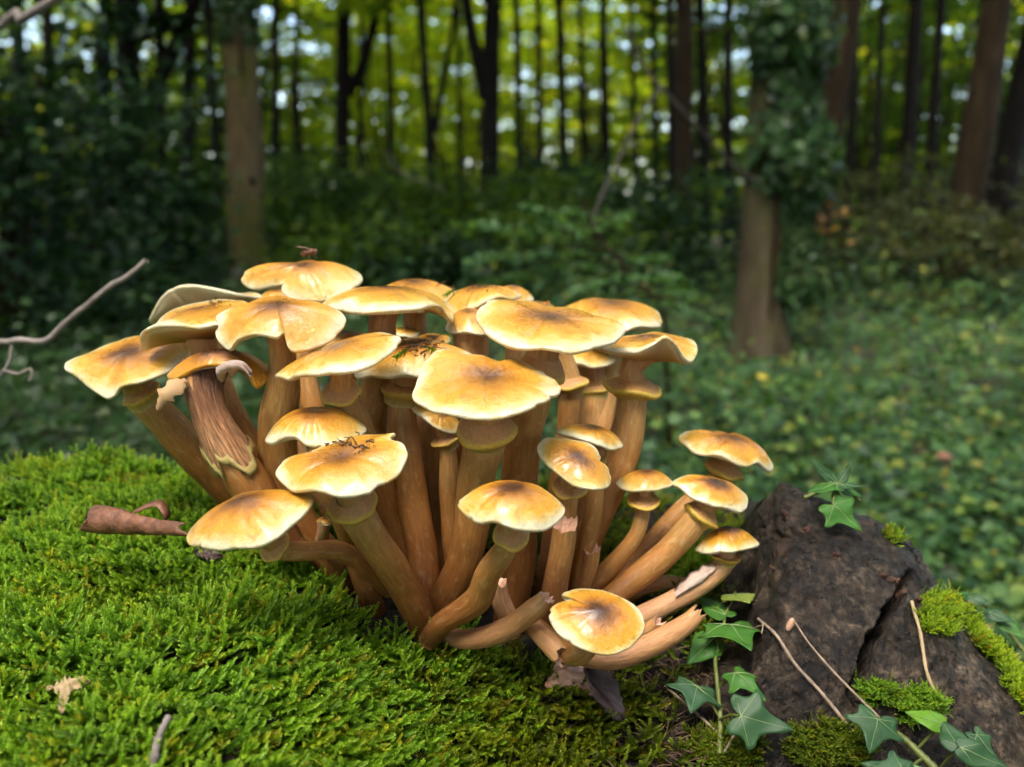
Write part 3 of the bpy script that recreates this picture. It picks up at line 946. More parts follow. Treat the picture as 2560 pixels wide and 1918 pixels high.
M('small pale tilted cap hidden under the big wide front cap', Y=.44, rd=55, dome=.35, tone=.1,
  rim=[(1152, 1064, 0), (1130, 1034, .6), (1090, 1016, .9), (1050, 1008, .6), (1031, 1014, 0), (1050, 1040, -.6), (1090, 1065, -.9), (1130, 1081, -.6)],
  stem=[(1108, 1080, .44, 46), (1122, 1120, .44, 48), (1128, 1300, .44, 55), (1140, 1450, .44, 55)], ring=(1096, 36, .2))
M('honey cap with a dark centre and bitten front edge above the debris strewn cap', Y=.40, rd=98, dome=.50, pw=2.4, tone=.85,
  rim=[(916, 1072, 0), (892, 1050, .6), (830, 1038, .95), (760, 1040, 1), (702, 1056, .6), (676, 1075, .2), (662, 1098, -.1), (676, 1106, -.4), (705, 1094, -.65), (735, 1092, -.8), (752, 1102, -.9), (764, 1110, -.92), (816, 1116, -1), (870, 1106, -.7), (905, 1088, -.3)],
  stem=[(797, 1120, .40, 48), (812, 1200, .405, 56), (850, 1270, .41, 64), (890, 1380, .42, 68), (920, 1480, .425, 65)])
M('bright cap with torn edges and dark debris in its shallow centre', Y=.365, rd=128, dome=.22, dip=.08, pw=3.0, tone=.55, wp=1.9,
  rim=[(1019, 1143, 0), (1008, 1116, .3), (985, 1108, .42), (975, 1098, .5), (986, 1084, .65), (958, 1080, .78), (900, 1086, .9), (850, 1110, 1), (780, 1128, .8), (725, 1142, .5), (697, 1168, .1), (692, 1188, -.1), (730, 1219, -.6), (790, 1228, -.9), (852, 1240, -1), (910, 1236, -.9), (937, 1226, -.8), (944, 1210, -.66), (968, 1200, -.55), (1001, 1180, -.3)],
  stem=[(873, 1240, .37, 78), (890, 1290, .375, 94), (942, 1370, .385, 88), (1005, 1460, .40, 85), (1050, 1550, .41, 80)], ring=(1256, 64, .35, .3))
M('glossy cap leaning low over the moss beside the curled dead leaf', Y=.355, rd=128, dome=.40, um=.05, pw=2.4, tone=.8, wav=.5,
  rim=[(780, 1245, 0), (770, 1230, .4), (720, 1230, .8), (646, 1232, 1), (575, 1255, .8), (505, 1302, .5), (468, 1338, 0), (478, 1362, -.3), (530, 1369, -.6), (581, 1368, -.9), (640, 1366, -1), (692, 1340, -.9), (740, 1302, -.5), (766, 1272, -.3)],
  stem=[(675, 1350, .37, 54), (705, 1375, .375, 56), (770, 1378, .38, 54), (850, 1378, .39, 52), (930, 1425, .40, 50)], ring=(1362, 44, .2, .6))
M('tiny pinkish button in the dark gap behind the low glossy cap', Y=.42, rd=18, dome=.75, tone=.9, th=.001,
  rim=ell(810, 1306, 19, 8, 10, 11), stem=[(808, 1325, .422, 32), (806, 1348, .43, 36), (806, 1366, .45, 36)], stone=1.)
M('plump front cap with a round dark centre and a neat ring below', Y=.35, rd=112, dome=.48, pw=2.8, tone=.9, wav=.6,
  rim=[(1412, 1272, 0), (1378, 1238, .65), (1290, 1222, 1), (1200, 1228, .7), (1144, 1258, 0), (1172, 1290, -.55), (1205, 1305, -.8), (1232, 1302, -.88), (1290, 1318, -1), (1352, 1324, -.8), (1396, 1304, -.35)],
  stem=[(1272, 1340, .357, 56), (1262, 1372, .362, 66), (1222, 1432, .37, 72), (1195, 1500, .38, 74), (1110, 1555, .39, 60)], ring=(1338, 49, .35, .2))
M('tilted olive honey cap with two lobes against the thick stems', Y=.40, rd=78, dome=.30, pw=2.6, tone=.6, wp=2.,
  rim=[(1528, 1196, -.1), (1518, 1170, .1), (1500, 1153, .2), (1502, 1138, .4), (1480, 1112, .7), (1430, 1098, .9), (1388, 1093, .9), (1355, 1100, .6), (1345, 1122, .2), (1360, 1156, -.2), (1400, 1190, -.6), (1445, 1215, -.9), (1490, 1224, -.9), (1520, 1216, -.5)],
  stem=[(1428, 1200, .405, 50), (1424, 1240, .41, 50), (1410, 1340, .415, 52), (1380, 1480, .42, 55)], ring=(1212, 44, .2, .3))
M('flat little cap resting just above the two lobed olive cap', Y=.425, rd=62, dome=.38, pw=2.6, tone=.85, wav=.7,
  rim=[(1558, 1112, 0), (1540, 1090, .6), (1490, 1074, 1), (1430, 1070, .7), (1390, 1078, 0), (1430, 1090, -.7), (1460, 1097, -.9), (1500, 1112, -1), (1540, 1123, -.5)],
  stem=[(1488, 1120, .428, 36), (1496, 1160, .43, 40), (1480, 1300, .43, 45), (1440, 1480, .43, 50)], ring=(1140, 27, .1, 1.))
M('small convex cap touching a wavy cap, on a slim curved stem', Y=.44, rd=58, dome=.52, pw=2.4, tone=.9, wav=.4,
  rim=[(1682, 1208, 0), (1668, 1195, .6), (1617, 1188, 1), (1560, 1195, .6), (1540, 1208, 0), (1570, 1226, -.7), (1620, 1225, -1), (1665, 1219, -.6)],
  stem=[(1607, 1240, .44, 34), (1604, 1275, .44, 38), (1587, 1340, .44, 42), (1530, 1415, .44, 48), (1470, 1475, .44, 55)], ring=(1246, 42, .15, .1))
M('wavy cap with red brown centre on a thick leaning stem facing the stump', Y=.44, rd=72, dome=.36, pw=2.4, tone=.85, wp=1.9,
  rim=[(1871, 1256, 0), (1860, 1232, .5), (1810, 1206, .9), (1740, 1190, .9), (1700, 1192, .4), (1681, 1206, 0), (1710, 1224, -.4), (1740, 1250, -.8), (1775, 1258, -1), (1810, 1265, -.9), (1852, 1281, -.5)],
  stem=[(1762, 1268, .44, 58), (1742, 1300, .44, 64), (1660, 1390, .44, 66), (1550, 1475, .435, 68), (1470, 1545, .43, 60)], ring=(1282, 50, .3, .1))
M('orange cap tilted sideways, outermost on the side of the stump', Y=.48, rd=85, dome=.36, pw=2.4, tone=.75,
  rim=[(1934, 1168, .05), (1928, 1150, .2), (1905, 1126, .6), (1860, 1100, .9), (1800, 1088, 1), (1740, 1078, .7), (1708, 1082, .3), (1700, 1096, 0), (1730, 1124, -.6), (1790, 1138, -1), (1838, 1152, -1), (1870, 1163, -.8), (1896, 1153, -.5), (1924, 1178, -.2)],
  stem=[(1818, 1150, .48, 50), (1800, 1195, .48, 52), (1690, 1290, .475, 52), (1600, 1390, .465, 55), (1520, 1480, .455, 50)], ring=(1176, 52, .3, .1))
M('small domed cap with a brown crown, low beside the stump on a peeled white stem', Y=.44, rd=68, dome=.72, pw=1.9, tone=.95, wav=.6,
  rim=[(1898, 1358, 0), (1868, 1345, .6), (1816, 1342, 1), (1765, 1355, .6), (1738, 1373, 0), (1770, 1382, -.7), (1815, 1378, -1), (1865, 1371, -.6)],
  stem=[(1815, 1392, .44, 52), (1802, 1420, .44, 56), (1750, 1465, .435, 55), (1650, 1520, .43, 58), (1560, 1560, .425, 58), (1460, 1590, .42, 50)], ring=(1392, 40, -.1, .1), stone=.8)
M('lowest yellow cap with a glossy brown centre facing up, above the lying stalk', Y=.345, rd=88, dome=.28, um=.07, pw=2.4, tone=.9, wav=.5,
  rim=[(1611, 1560, 0), (1592, 1518, .5), (1530, 1484, .9), (1461, 1471, 1), (1414, 1480, .72), (1406, 1490, .6), (1424, 1499, .5), (1388, 1512, .3), (1373, 1535, 0), (1395, 1580, -.4), (1440, 1615, -.8), (1508, 1634, -1), (1565, 1622, -.8), (1600, 1590, -.4)],
  stem=[(1475, 1610, .36, 52), (1440, 1640, .365, 58), (1400, 1625, .38, 50), (1345, 1570, .40, 45)])

# the broken mushroom: torn half cap on a stem wrapped in dark fibres
def broken_mushroom():
    root = thing('mushroom', 'broken mushroom with a torn dark cap and fibrous ragged stem', 'mushroom', P(720, 1350, .43))
    under, nn, C, R = make_cap(root, [(672, 932, 0), (655, 905, .6), (570, 896, 1), (480, 905, .7), (425, 930, .2), (419, 942, 0), (440, 940, -.2), (490, 918, -.38), (540, 907, -.45), (600, 912, -.45), (628, 932, -.45), (643, 964, -.45), (662, 955, -.25)],
                               .43, 85, 77, dome=.50, tone=1.0, wav=.5, tk=.66)
    pts = [np.append(P(a, b_, y), w_ * mpp(y) / 2) for a, b_, y, w_ in
           [(515, 915, .440, 112), (506, 950, .436, 104), (514, 995, .432, 88), (532, 1050, .430, 86), (562, 1110, .429, 98), (602, 1180, .429, 106), (650, 1260, .430, 104), (725, 1365, .432, 90)]]
    line, rad, T = make_stem(root, pts, 78, tone=0.)
    # ragged brown sheath with a cream edge
    k = 26
    sub, sr = line[:k], rad[:k] * np.linspace(1.04, 1.13, k)
    seg = 40
    V, q, TT, A, B, th = tube(sub, sr, seg)
    V = V.reshape(k, seg, 3)
    r = np.random.RandomState(4)
    cut = np.clip(.86 + .11 * np.sin(th * 2 + 2.6) + .05 * np.sin(th * 5 + 1) + .05 * r.normal(size=seg), .5, 1)
    V2 = np.zeros_like(V)
    for j in range(seg):
        src = np.linspace(0, cut[j] * (k - 1), k)
        for c in range(3): V2[:, j, c] = np.interp(src, np.arange(k), V[:, j, c])
    aa = np.tile(th, k); rr = np.repeat(sr, seg); sv = np.repeat(np.linspace(0, .036, k), seg)
    mk('fibre_sheath', V2.reshape(-1, 3), q, M_SHEATH, root, {'u': np.repeat(np.linspace(0, 1, k), seg), 'st': np.stack([np.cos(aa) * rr, np.sin(aa) * rr, sv], 1)})
    c0 = np.array([np.stack([np.interp(cut[j] * (k - 1), np.arange(k), sub[:, c]) for c in range(3)]) for j in range(seg)])
    e0 = V2[-1]; out = norm(e0 - c0)
    e1 = e0 + out * .0016 + TT[-1] * .0014; e2 = e0 + TT[-1] * .0032 * (.6 + .5 * np.abs(r.normal(size=seg)))[:, None]
    mk('torn_edge', np.vstack([e0 - TT[-1] * .002 + out * .0004, e1, e2]), grid_faces(3, seg), M_RING, root, {'t': np.full(3 * seg, .88)})
    # white flesh where the cap broke away
    us = np.linspace(0, 1, 14); rows = []
    top = catmull([P(540, 918, .408), P(565, 906, .405), P(600, 908, .406), P(622, 930, .408)], 14)
    for kk, s_ in enumerate(np.linspace(0, 1, 6)):
        p = top.copy()
        drop = (.0075 + .0022 * np.sin(us * 17) + .0012 * r.normal(size=14)) * s_ if kk == 5 else .0075 * s_
        p[:, 2] -= drop * (1 - .55 * us)
        p[:, 1] += .004 * s_ ** 2 - .0015 * math.sin(s_ * 3.1)
        rows.append(p)
    back = [p + np.array([0, .005, 0]) for p in rows[::-1]]
    mk('white_flesh', np.vstack(rows + back), grid_faces(12, 14, closed=False), M_WHITE, root)
    # hanging flap and small shreds
    def flap(name, pts, w_, mat, th=.0012):
        p = catmull([P(*a) for a in pts], 14)
        side = norm(np.cross(np.gradient(p, axis=0), [0.25, -1, .3]))
        rj = np.random.RandomState(len(pts) + int(pts[0][0])); ww = w_ * np.sin(np.linspace(.5, 3.1, 14)) * (1 + .3 * rj.normal(size=14))
        rows = []
        for s_ in np.linspace(-1, 1, 7):
            rows.append(p + side * (ww * s_)[:, None] + np.array([0, 1, 0]) * (.35 * ww * s_ * s_)[:, None])
        V = np.vstack(rows)
        V = np.vstack([V, V + np.array([0, th, -th * .3])])
        f = grid_faces(7, 14, closed=False)
        mk(name, V, [f, f[:, ::-1] + 98], mat, root, {'t': np.full(len(V), .45), 'tone': np.full(len(V), 0.)})
    flap('cap_flap', [(462, 948, .424), (436, 968, .418), (410, 990, .415), (392, 1026, .416)], .0036, M_GILL)
broken_mushroom()

# peeled white strip on the stem of the low domed mushroom
def peeled_strip(root):
    p = catmull([P(1790, 1422, .4335), P(1760, 1445, .4300), P(1722, 1470, .4270), P(1690, 1492, .426)], 16)
    side = norm(np.cross(np.gradient(p, axis=0), [0, -1, .2]))
    r = np.random.RandomState(3)
    rows = []
    for s_ in np.linspace(-1, 1, 7):
        ww = .0028 * np.sin(np.linspace(.5, 2.9, 16)) * (1 + .18 * r.normal(size=16)) * s_
        rows.append(p + side * ww[:, None] + np.array([0, 1, 0]) * (.0028 * s_ * s_))
    rows2 = [q_ + np.array([0, .004, 0]) for q_ in rows[::-1]]
    mk('peeled_flesh', np.vstack(rows + rows2), grid_faces(14, 16, closed=False), M_WHITE, root)
peeled_strip(MU[-2])

def stalk(label, pts, seed, tone=.4, seg=20):
    b = pts[-1]
    root = thing('mushroom_stalk', label, 'mushroom stalk', P(*b[:3]))
    q = [np.append(P(a, b_, y), w_ * mpp(y) / 2) for a, b_, y, w_ in pts]
    make_stem(root, q, seed, tone=tone, torn=True, u0=.35, u1=1., seg=seg, n=34)
    return root
stalk('broken stalk lying on the moss with a frayed curling tip', [(1358, 1502, .372, 44), (1340, 1522, .373, 58), (1290, 1560, .378, 62), (1220, 1592, .385, 62), (1150, 1600, .395, 54), (1090, 1570, .405, 44)], 301, .45)
stalk('upright broken stalk with a rough pink stub top between tall stems', [(1412, 1322, .402, 62), (1408, 1360, .404, 66), (1395, 1440, .408, 68), (1380, 1540, .415, 66), (1375, 1580, .42, 60)], 302, .15)
stalk('short stub with a pink gnawed top near the slim curved stem', [(1478, 1380, .425, 46), (1472, 1410, .427, 48), (1450, 1470, .43, 50), (1425, 1530, .43, 50)], 303, .25)
stalk('short pale stub standing behind the lying frayed stalk', [(1246, 1462, .395, 46), (1250, 1495, .397, 50), (1268, 1540, .40, 52), (1280, 1580, .405, 50)], 304, 1.0)
stalk('broken stub pointing out at the pale crumpled lump', [(1394, 1632, .368, 54), (1376, 1612, .372, 56), (1350, 1585, .38, 54), (1325, 1560, .39, 48), (1300, 1535, .40, 44)], 305, .5)
stalk('long broken stalk lying below the lowest yellow cap', [(1738, 1540, .395, 44), (1715, 1560, .393, 54), (1650, 1600, .387, 62), (1560, 1640, .382, 62), (1490, 1650, .382, 56), (1420, 1630, .39, 46)], 306, .45)
stalk('small flat broken stalk wedged above the long lying stalk', [(1640, 1560, .40, 34), (1605, 1580, .402, 38), (1560, 1600, .405, 36)], 307, .4)
stalk('thin pale arched stalk behind the peeled white stem', [(1728, 1466, .455, 34), (1700, 1460, .455, 38), (1650, 1458, .452, 42), (1592, 1478, .45, 44), (1530, 1530, .445, 40)], 308, .6)
stalk('small pink tipped stub against the green undergrowth between the leaning stems', [(1576, 1378, .462, 24), (1570, 1410, .462, 28), (1552, 1470, .46, 32)], 309, .8)

# ------------------------------------------------------------------ moss (uncountable shoots, instanced by geometry nodes)
def shoot_proto(seed, bend, branches=0, n=20, fat=1.0):
    """leafy moss shoot along +z, unit length, bending towards -x"""
    r = np.random.RandomState(seed)
    Vs, Fs, tips = [], [], []
    def axis(p0, d, L, curve, nn_, t0, t1, fat_):
        d = norm(d)
        side = norm(np.cross(d, [.2, 1, .1])); up = np.cross(side, d)
        for i in range(nn_):
            s = (i + .5) / nn_
            c = p0 + d * (s * L) + np.array([-1, 0, .0]) * (curve * s * s * L)
            dd = norm(d + np.array([-1, 0, 0]) * 2 * curve * s)
            k = .6 + .6 * math.sin(min(1, s * 1.1) * math.pi * .95 + .1)
            for a in (0, 1.57, 3.14, 4.71):
                a = a + i * 1.05 + r.normal() * .25
                out = side * math.cos(a) + up * math.sin(a)
                ll = .088 * fat_ * k * (1 + .2 * r.normal()); ww = .030 * fat_ * k
                tip = c + (out * .72 + dd * .80) * ll
                tan = norm(np.cross(out, dd)) * ww
                mid = c + (out * .45 + dd * .30) * ll
                b0 = len(Vs) and sum(len(v) for v in Vs) or 0
                Vs.append(np.array([c, mid + tan, tip, mid - tan]))
                Fs.append(np.array([[b0, b0 + 1, b0 + 2, b0 + 3]]))
                tt = t0 + (t1 - t0) * s
                tips.append(np.array([tt * .55, tt * .9, tt, tt * .9]))
    axis(np.zeros(3), np.array([0, 0, 1.]), 1.0, bend, n, .15, 1.0, fat)
    for k in range(branches):
        s = .25 + .55 * (k + r.rand() * .6) / branches
        sg = 1 if k % 2 else -1
        p0 = np.array([-bend * s * s, 0, s])
        axis(p0, np.array([-.25 + .2 * r.normal(), sg * (.8 + .2 * r.rand()), .75]), .46 * (1.1 - .5 * s), .2, 10, .3, 1.0, fat * .72)
    return np.vstack(Vs), np.vstack(Fs), np.concatenate(tips)

PROTOS = [shoot_proto(1, .25), shoot_proto(2, .5), shoot_proto(3, .1, 4), shoot_proto(4, .35, 6), shoot_proto(5, -.15, 2), shoot_proto(6, .4, 5, fat=.85)]

def moss_tree():
    ng = bpy.data.node_groups.new('moss_scatter', 'GeometryNodeTree')
    ng.interface.new_socket('Geometry', in_out='INPUT', socket_type='NodeSocketGeometry')
    ng.interface.new_socket('Geometry', in_out='OUTPUT', socket_type='NodeSocketGeometry')
    N, L = ng.nodes, ng.links
    gi, go = N.new('NodeGroupInput'), N.new('NodeGroupOutput')
    def named(nm, typ):
        a = N.new('GeometryNodeInputNamedAttribute'); a.data_type = typ; a.inputs['Name'].default_value = nm
        return a.outputs['Attribute']
    pr = named('proto', 'INT')
    join = N.new('GeometryNodeJoinGeometry')
    def pick(k):
        c = N.new('FunctionNodeCompare'); c.data_type = 'INT'; c.operation = 'EQUAL'
        L.new(pr, c.inputs[2]); c.inputs[3].default_value = k
        s = N.new('GeometryNodeSeparateGeometry'); s.domain = 'POINT'
        L.new(gi.outputs[0], s.inputs['Geometry']); L.new(c.outputs[0], s.inputs['Selection'])
        return s.outputs['Selection']
    for k in range(len(PROTOS)):
        g = N.new('GeometryNodeGeometryToInstance')
        L.new(pick(k), g.inputs[0]); L.new(g.outputs[0], join.inputs[0])
    iop = N.new('GeometryNodeInstanceOnPoints')
    L.new(pick(-1), iop.inputs['Points'])
    L.new(join.outputs[0], iop.inputs['Instance'])
    iop.inputs['Pick Instance'].default_value = True
    L.new(named('which', 'INT'), iop.inputs['Instance Index'])
    er = N.new('FunctionNodeEulerToRotation')
    L.new(named('rot', 'FLOAT_VECTOR'), er.inputs[0]); L.new(er.outputs[0], iop.inputs['Rotation'])
    L.new(named('scl', 'FLOAT'), iop.inputs['Scale'])
    L.new(iop.outputs[0], go.inputs[0])
    return ng
MOSS_NG = moss_tree()

def moss(name, label, pts, nrm, length, mat, flow, lean=(.5, 1.25), seed=0):
    """pts, nrm: root points and surface normals; flow: preferred direction of the shoots (n,3)"""
    r = np.random.RandomState(seed)
    n = len(pts)
    tilt = r.uniform(lean[0], lean[1], n)
    rnd = norm(r.normal(size=(n, 3)))
    f = flow + rnd * 1.15
    f = norm(f - nrm * np.sum(f * nrm, 1)[:, None])
    d = norm(nrm * np.cos(tilt)[:, None] + f * np.sin(tilt)[:, None])
    yaw = np.arctan2(d[:, 1], d[:, 0]); ti = np.arccos(np.clip(d[:, 2], -1, 1))
    Vs, Fs, tip, pro, o = [], [], [], [], 0
    for k, (v, fc, t) in enumerate(PROTOS):
        Vs.append(v); Fs.append(fc + o); tip.append(t); pro.append(np.full(len(v), k)); o += len(v)
    V = np.vstack(Vs + [pts])
    z = np.zeros
    rot = np.vstack([z((o, 3)), np.stack([z(n), ti, yaw], 1)])
    scl = np.concatenate([np.ones(o), length * r.uniform(.6, 1.25, n)])
    ob = mk(name, V, np.vstack(Fs), mat, None, {'tip': np.concatenate(tip + [z(n)]), 'proto': np.concatenate(pro + [np.full(n, -1)]).astype(int),
            'rot': rot, 'scl': scl, 'which': np.concatenate([z(o, int), r.randint(0, len(PROTOS), n)]).astype(int)}, smooth=False)
    md = ob.modifiers.new('scatter', 'NODES'); md.node_group = MOSS_NG
    tag(ob, label, 'moss', kind='stuff')
    return ob

def log_normals(x, y, e=.006):
    dx = (Hlog(x + e, y) - Hlog(x - e, y)) / (2 * e); dy = (Hlog(x, y + e) - Hlog(x, y - e)) / (2 * e)
    return norm(np.stack([-dx, -dy, np.ones_like(x)], 1))

def build_moss():
    r = np.random.RandomState(21)
    n = 200000
    x = r.uniform(-1.05, .17, n); y = r.uniform(.10, .76, n)
    z = Hlog(x, y)
    Pt = np.stack([x, y, z], 1)
    pp = proj(Pt)
    seen = (pp[:, 0] > -200) & (pp[:, 0] < 1900) & (pp[:, 1] < 2100) & (pp[:, 1] > 1000)
    keep = seen | (r.rand(n) < .55)
    # bare bark at the far end, bare hollow below the stems, thin brown zone towards the stump
    keep &= ~((pp[:, 0] < 75 + 40 * nz(Pt, 40, 31)) & (pp[:, 1] > 1120) & (pp[:, 1] < 1225))
    hol = np.minimum(((x + .035) / .075) ** 2 + ((y - .455) / .06) ** 2, ((x + .072) / .042) ** 2 + ((y - .425) / .034) ** 2)
    keep &= hol > .8 + .3 * nz(Pt, 60, 32)
    dens = np.ones(n)
    dens *= 1 - .72 * sstep(1420, 1600, pp[:, 0] + 90 * nz(Pt, 45, 33) - .15 * (pp[:, 1] - 1700))
    dens *= np.where(nz(Pt, 50, 34) > .95, .25, 1)
    dens *= np.where((pp[:, 0] > 1000) & (pp[:, 1] < 1560), .6, 1)
    keep &= r.rand(n) < dens * .52
    olive = sstep(950, 1350, pp[:, 0] + 90 * nz(Pt, 30, 35)) + sstep(1180, 1080, pp[:, 1]) * .25 * (pp[:, 0] > 330)
    isol = r.rand(n) < olive
    flow = np.stack([.55 + .5 * nz(Pt, 14, 36), -.75 + .55 * nz(Pt, 14, 37), np.zeros(n)], 1)
    N = log_normals(x, y)
    up = Pt + N * (.0035 * np.clip(nz(Pt, 70, 38), -.6, 1.2))[:, None]
    a = keep & ~isol; b_ = keep & isol
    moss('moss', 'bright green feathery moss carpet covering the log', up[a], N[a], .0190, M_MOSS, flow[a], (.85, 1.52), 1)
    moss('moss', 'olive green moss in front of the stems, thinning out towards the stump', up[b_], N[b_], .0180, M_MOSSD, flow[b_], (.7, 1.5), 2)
build_moss()

def stump_moss(label, poly_fn, n, length, mat, seed, lean=(.3, 1.2)):
    r = np.random.RandomState(seed)
    k = np.where(ST_FRONT & poly_fn(ST_PP, ST_V))[0]
    if len(k) == 0: return
    k = r.choice(k, min(n, len(k)), replace=False)
    p = ST_V[k] + r.normal(size=(len(k), 3)) * .0006
    fl = np.tile(np.array([-.3, -.6, -.5]), (len(k), 1))
    moss('moss', label, p, norm(ST_N[k] + np.array([0, -.2, .25])), length, mat, fl, lean, seed)
def blob(cx, cy, a, b_, s):
    return lambda pp, V: ((pp[:, 0] - cx) / a) ** 2 + ((pp[:, 1] - cy) / b_) ** 2 < 1 + .55 * nz(V, 90, s)
def edge_patch(pp, V):
    ln = 2330 + (pp[:, 1] - 1480) * .62
    return (pp[:, 0] > ln + 45 * nz(V, 60, 41) + np.where((pp[:, 1] > 1620) & (pp[:, 1] < 1690), 40, 0)) & (pp[:, 1] > 1500) & (nz(V, 45, 42) > -.7)
stump_moss('lime green moss spreading down the outer flank of the stump', edge_patch, 4200, .0085, M_MOSSY, 51)
stump_moss('lime moss tuft hanging beside the pale bent stalk on the stump', blob(2335, 1545, 45, 55, 43), 420, .0075, M_MOSSY, 52)
stump_moss('small green moss tuft at the foot of the black crack', blob(2185, 1722, 55, 32, 44), 420, .0075, M_MOSS, 53)
stump_moss('green moss tuft beside the lower end of the pale bent stalk', blob(2300, 1755, 60, 30, 45), 420, .0075, M_MOSS, 54)
stump_moss('moss patch at the foot of the stump beside the three lobed ivy leaf', blob(2075, 1862, 85, 45, 46), 800, .0080, M_MOSSD, 55)
stump_moss('moss tuft around the root of the upright ivy shoot', blob(1805, 1868, 80, 40, 47), 700, .0080, M_MOSSD, 56)
stump_moss('tiny lime moss cushion on the stump shoulder', blob(2238, 1338, 18, 18, 48), 60, .006, M_MOSSY, 57)
def far_tuft():
    r = np.random.RandomState(5)
    c = P(1735, 1415, .49)
    n = 1100
    p = c + r.normal(size=(n, 3)) * np.array([.013, .008, .004])
    z = c[2] - .010 + .012 * np.exp(-((p[:, 0] - c[0]) / .014) ** 2)
    p[:, 2] = z + r.normal(size=n) * .002
    # mossy knob that carries it
    th = np.linspace(0, 2 * math.pi, 20, endpoint=False)
    rows = [np.stack([c[0] + np.cos(th) * rr, c[1] + np.sin(th) * rr * .7, np.full(20, zz)], 1) for rr, zz in ((.045, .40), (.038, c[2] - .04), (.03, c[2] - .012), (.018, c[2] - .003), (.002, c[2]))]
    o = mk('root_knob', np.vstack(rows), grid_faces(5, 20), M_BED)
    tag(o, 'mossy root knob between the leaning stems and the stump', 'root')
    moss('moss', 'green moss cushion behind the peeled white stem', p, norm(np.tile([0, -.3, 1.], (n, 1)) + r.normal(size=(n, 3)) * .4), .0085, M_MOSS, r.normal(size=(n, 3)), (.2, 1.2), 58)
far_tuft()

# ------------------------------------------------------------------ ivy, twigs and litter in the foreground
IVY_OUT = [(0, 0), (.13, -.15), (.30, -.22), (.46, -.17), (.44, .02), (.50, .14), (.70, .22), (.60, .34), (.34, .38), (.22, .52), (.13, .76), (0, 1.0)]
YOUNG_OUT = [(0, 0), (.14, -.08), (.30, -.06), (.40, .08), (.46, .26), (.40, .42), (.28, .56), (.16, .78), (0, 1.0)]
def ivy_mat(name, c1, c2, rough):
    m, n, l, b = new_mat(name)
    f = noise_tex(n, l, 120, 4, .6, wpos(n))
    r = ramp(n, [(.3, c1), (.7, c2)])
    l.new(f.outputs['Fac'], r.inputs[0])
    l.new(r.outputs[0], b.inputs['Base Color'])
    b.inputs['Roughness'].default_value = rough
    b.inputs['Specular IOR Level'].default_value = .3
    b.inputs['Subsurface Weight'].default_value = .05
    b.inputs['Subsurface Scale'].default_value = .002
    bump(n, l, f.outputs['Fac'], .35, .0012, b)
    return m
I_DARK = ivy_mat('ivy_dark', (.018, .058, .020), (.034, .090, .030), .48)
I_MID = ivy_mat('ivy_mid', (.030, .105, .014), (.060, .165, .022), .42)
I_LIGHT = ivy_mat('ivy_young', (.075, .18, .012), (.13, .27, .020), .4)
I_YEL = ivy_mat('ivy_yellow_green', (.14, .20, .03), (.22, .26, .05), .4)
M_VEIN = simple_mat('ivy_vein', (.22, .30, .12), .5, .15, 100, 0)
M_VINE = simple_mat('ivy_stem_green', (.14, .17, .035), .5, .35, 150, .4, .001)

def ivy_leaf(root, a, tip, wid=1.0, face=(0, -.55, .85), curl=.12, mat=None, out=None, droop=0.0, veins=True):
    """a: attachment point, tip: point of the middle lobe (3-D); face: the way the blade looks"""
    a = np.asarray(a); tip = np.asarray(tip)
    L = np.linalg.norm(tip - a); ax = (tip - a) / L
    nrm_ = norm(np.asarray(face, float)); nrm_ = norm(nrm_ - ax * (nrm_ @ ax)); sx = np.cross(ax, nrm_)
    o = np.array(out or IVY_OUT, float)
    poly = np.vstack([o, (o * np.array([-1, 1]))[-2:0:-1]])
    dense = []
    for i in range(len(poly)):
        p, q = poly[i], poly[(i + 1) % len(poly)]
        for k in range(4): dense.append(p + (q - p) * k / 4)
    D = np.array(dense)
    D = (np.roll(D, 1, 0) + 2 * D + np.roll(D, -1, 0)) / 4
    c = np.array([0, .14])
    def surf(x, y):
        z = -curl * (x * x * 1.3 + (y - .1) ** 2 * .8) + .05 * np.abs(x) + .025 * np.sin(y * 9 + x * 5) - droop * np.maximum(0, y - .2) ** 2
        return a + (ax * (y * L)[:, None] if np.ndim(y) else ax * y * L) + sx * (x * wid * L)[:, None] + nrm_ * (z * L)[:, None]
    rows = []
    for t in np.linspace(.02, 1, 7):
        q = c + (D - c) * t
        rows.append(surf(q[:, 0], q[:, 1]))
    m_ = len(D)
    V = np.vstack(rows)
    V2 = V - nrm_ * L * .012
    f = grid_faces(7, m_)
    e = np.stack([np.arange(m_) + 6 * m_, (np.arange(m_) + 1) % m_ + 6 * m_, (np.arange(m_) + 1) % m_ + 6 * m_ + len(V), np.arange(m_) + 6 * m_ + len(V)], 1)
    lf = mk('leaf', np.vstack([V, V2]), [np.vstack([f, f[:, ::-1] + len(V), e])], mat or I_MID, root)
    if veins:
        parts = []
        ends = [(0, .93), (.6, .22), (-.6, .22), (.36, -.13), (-.36, -.13)] if out is None else [(0, .93), (.34, .30), (-.34, .30)]
        for ex, ey in ends:
            t = np.linspace(0, 1, 9)
            x, y = ex * t, ey * t + .02
            p = surf(x, y) + nrm_ * L * .006
            v, q, *_ = tube(p, L * .011 * (1 - .75 * t), 5)
            parts.append((v, q))
        v, fs = cat_mesh(parts)
        e_ = mk('vein_network', v - np.array(root.location), fs, M_VEIN, None)
        e_.parent = lf
    return lf

def vine_stem(root, pts, w0, w1, mat=None):
    p = catmull(pts, 40)
    v, q, *_ = tube(p, np.linspace(w0, w1, 40) * (1 + .1 * np.sin(np.arange(40) * 1.7)), 9)
    mk('stem', v, q, mat or M_VINE, root)

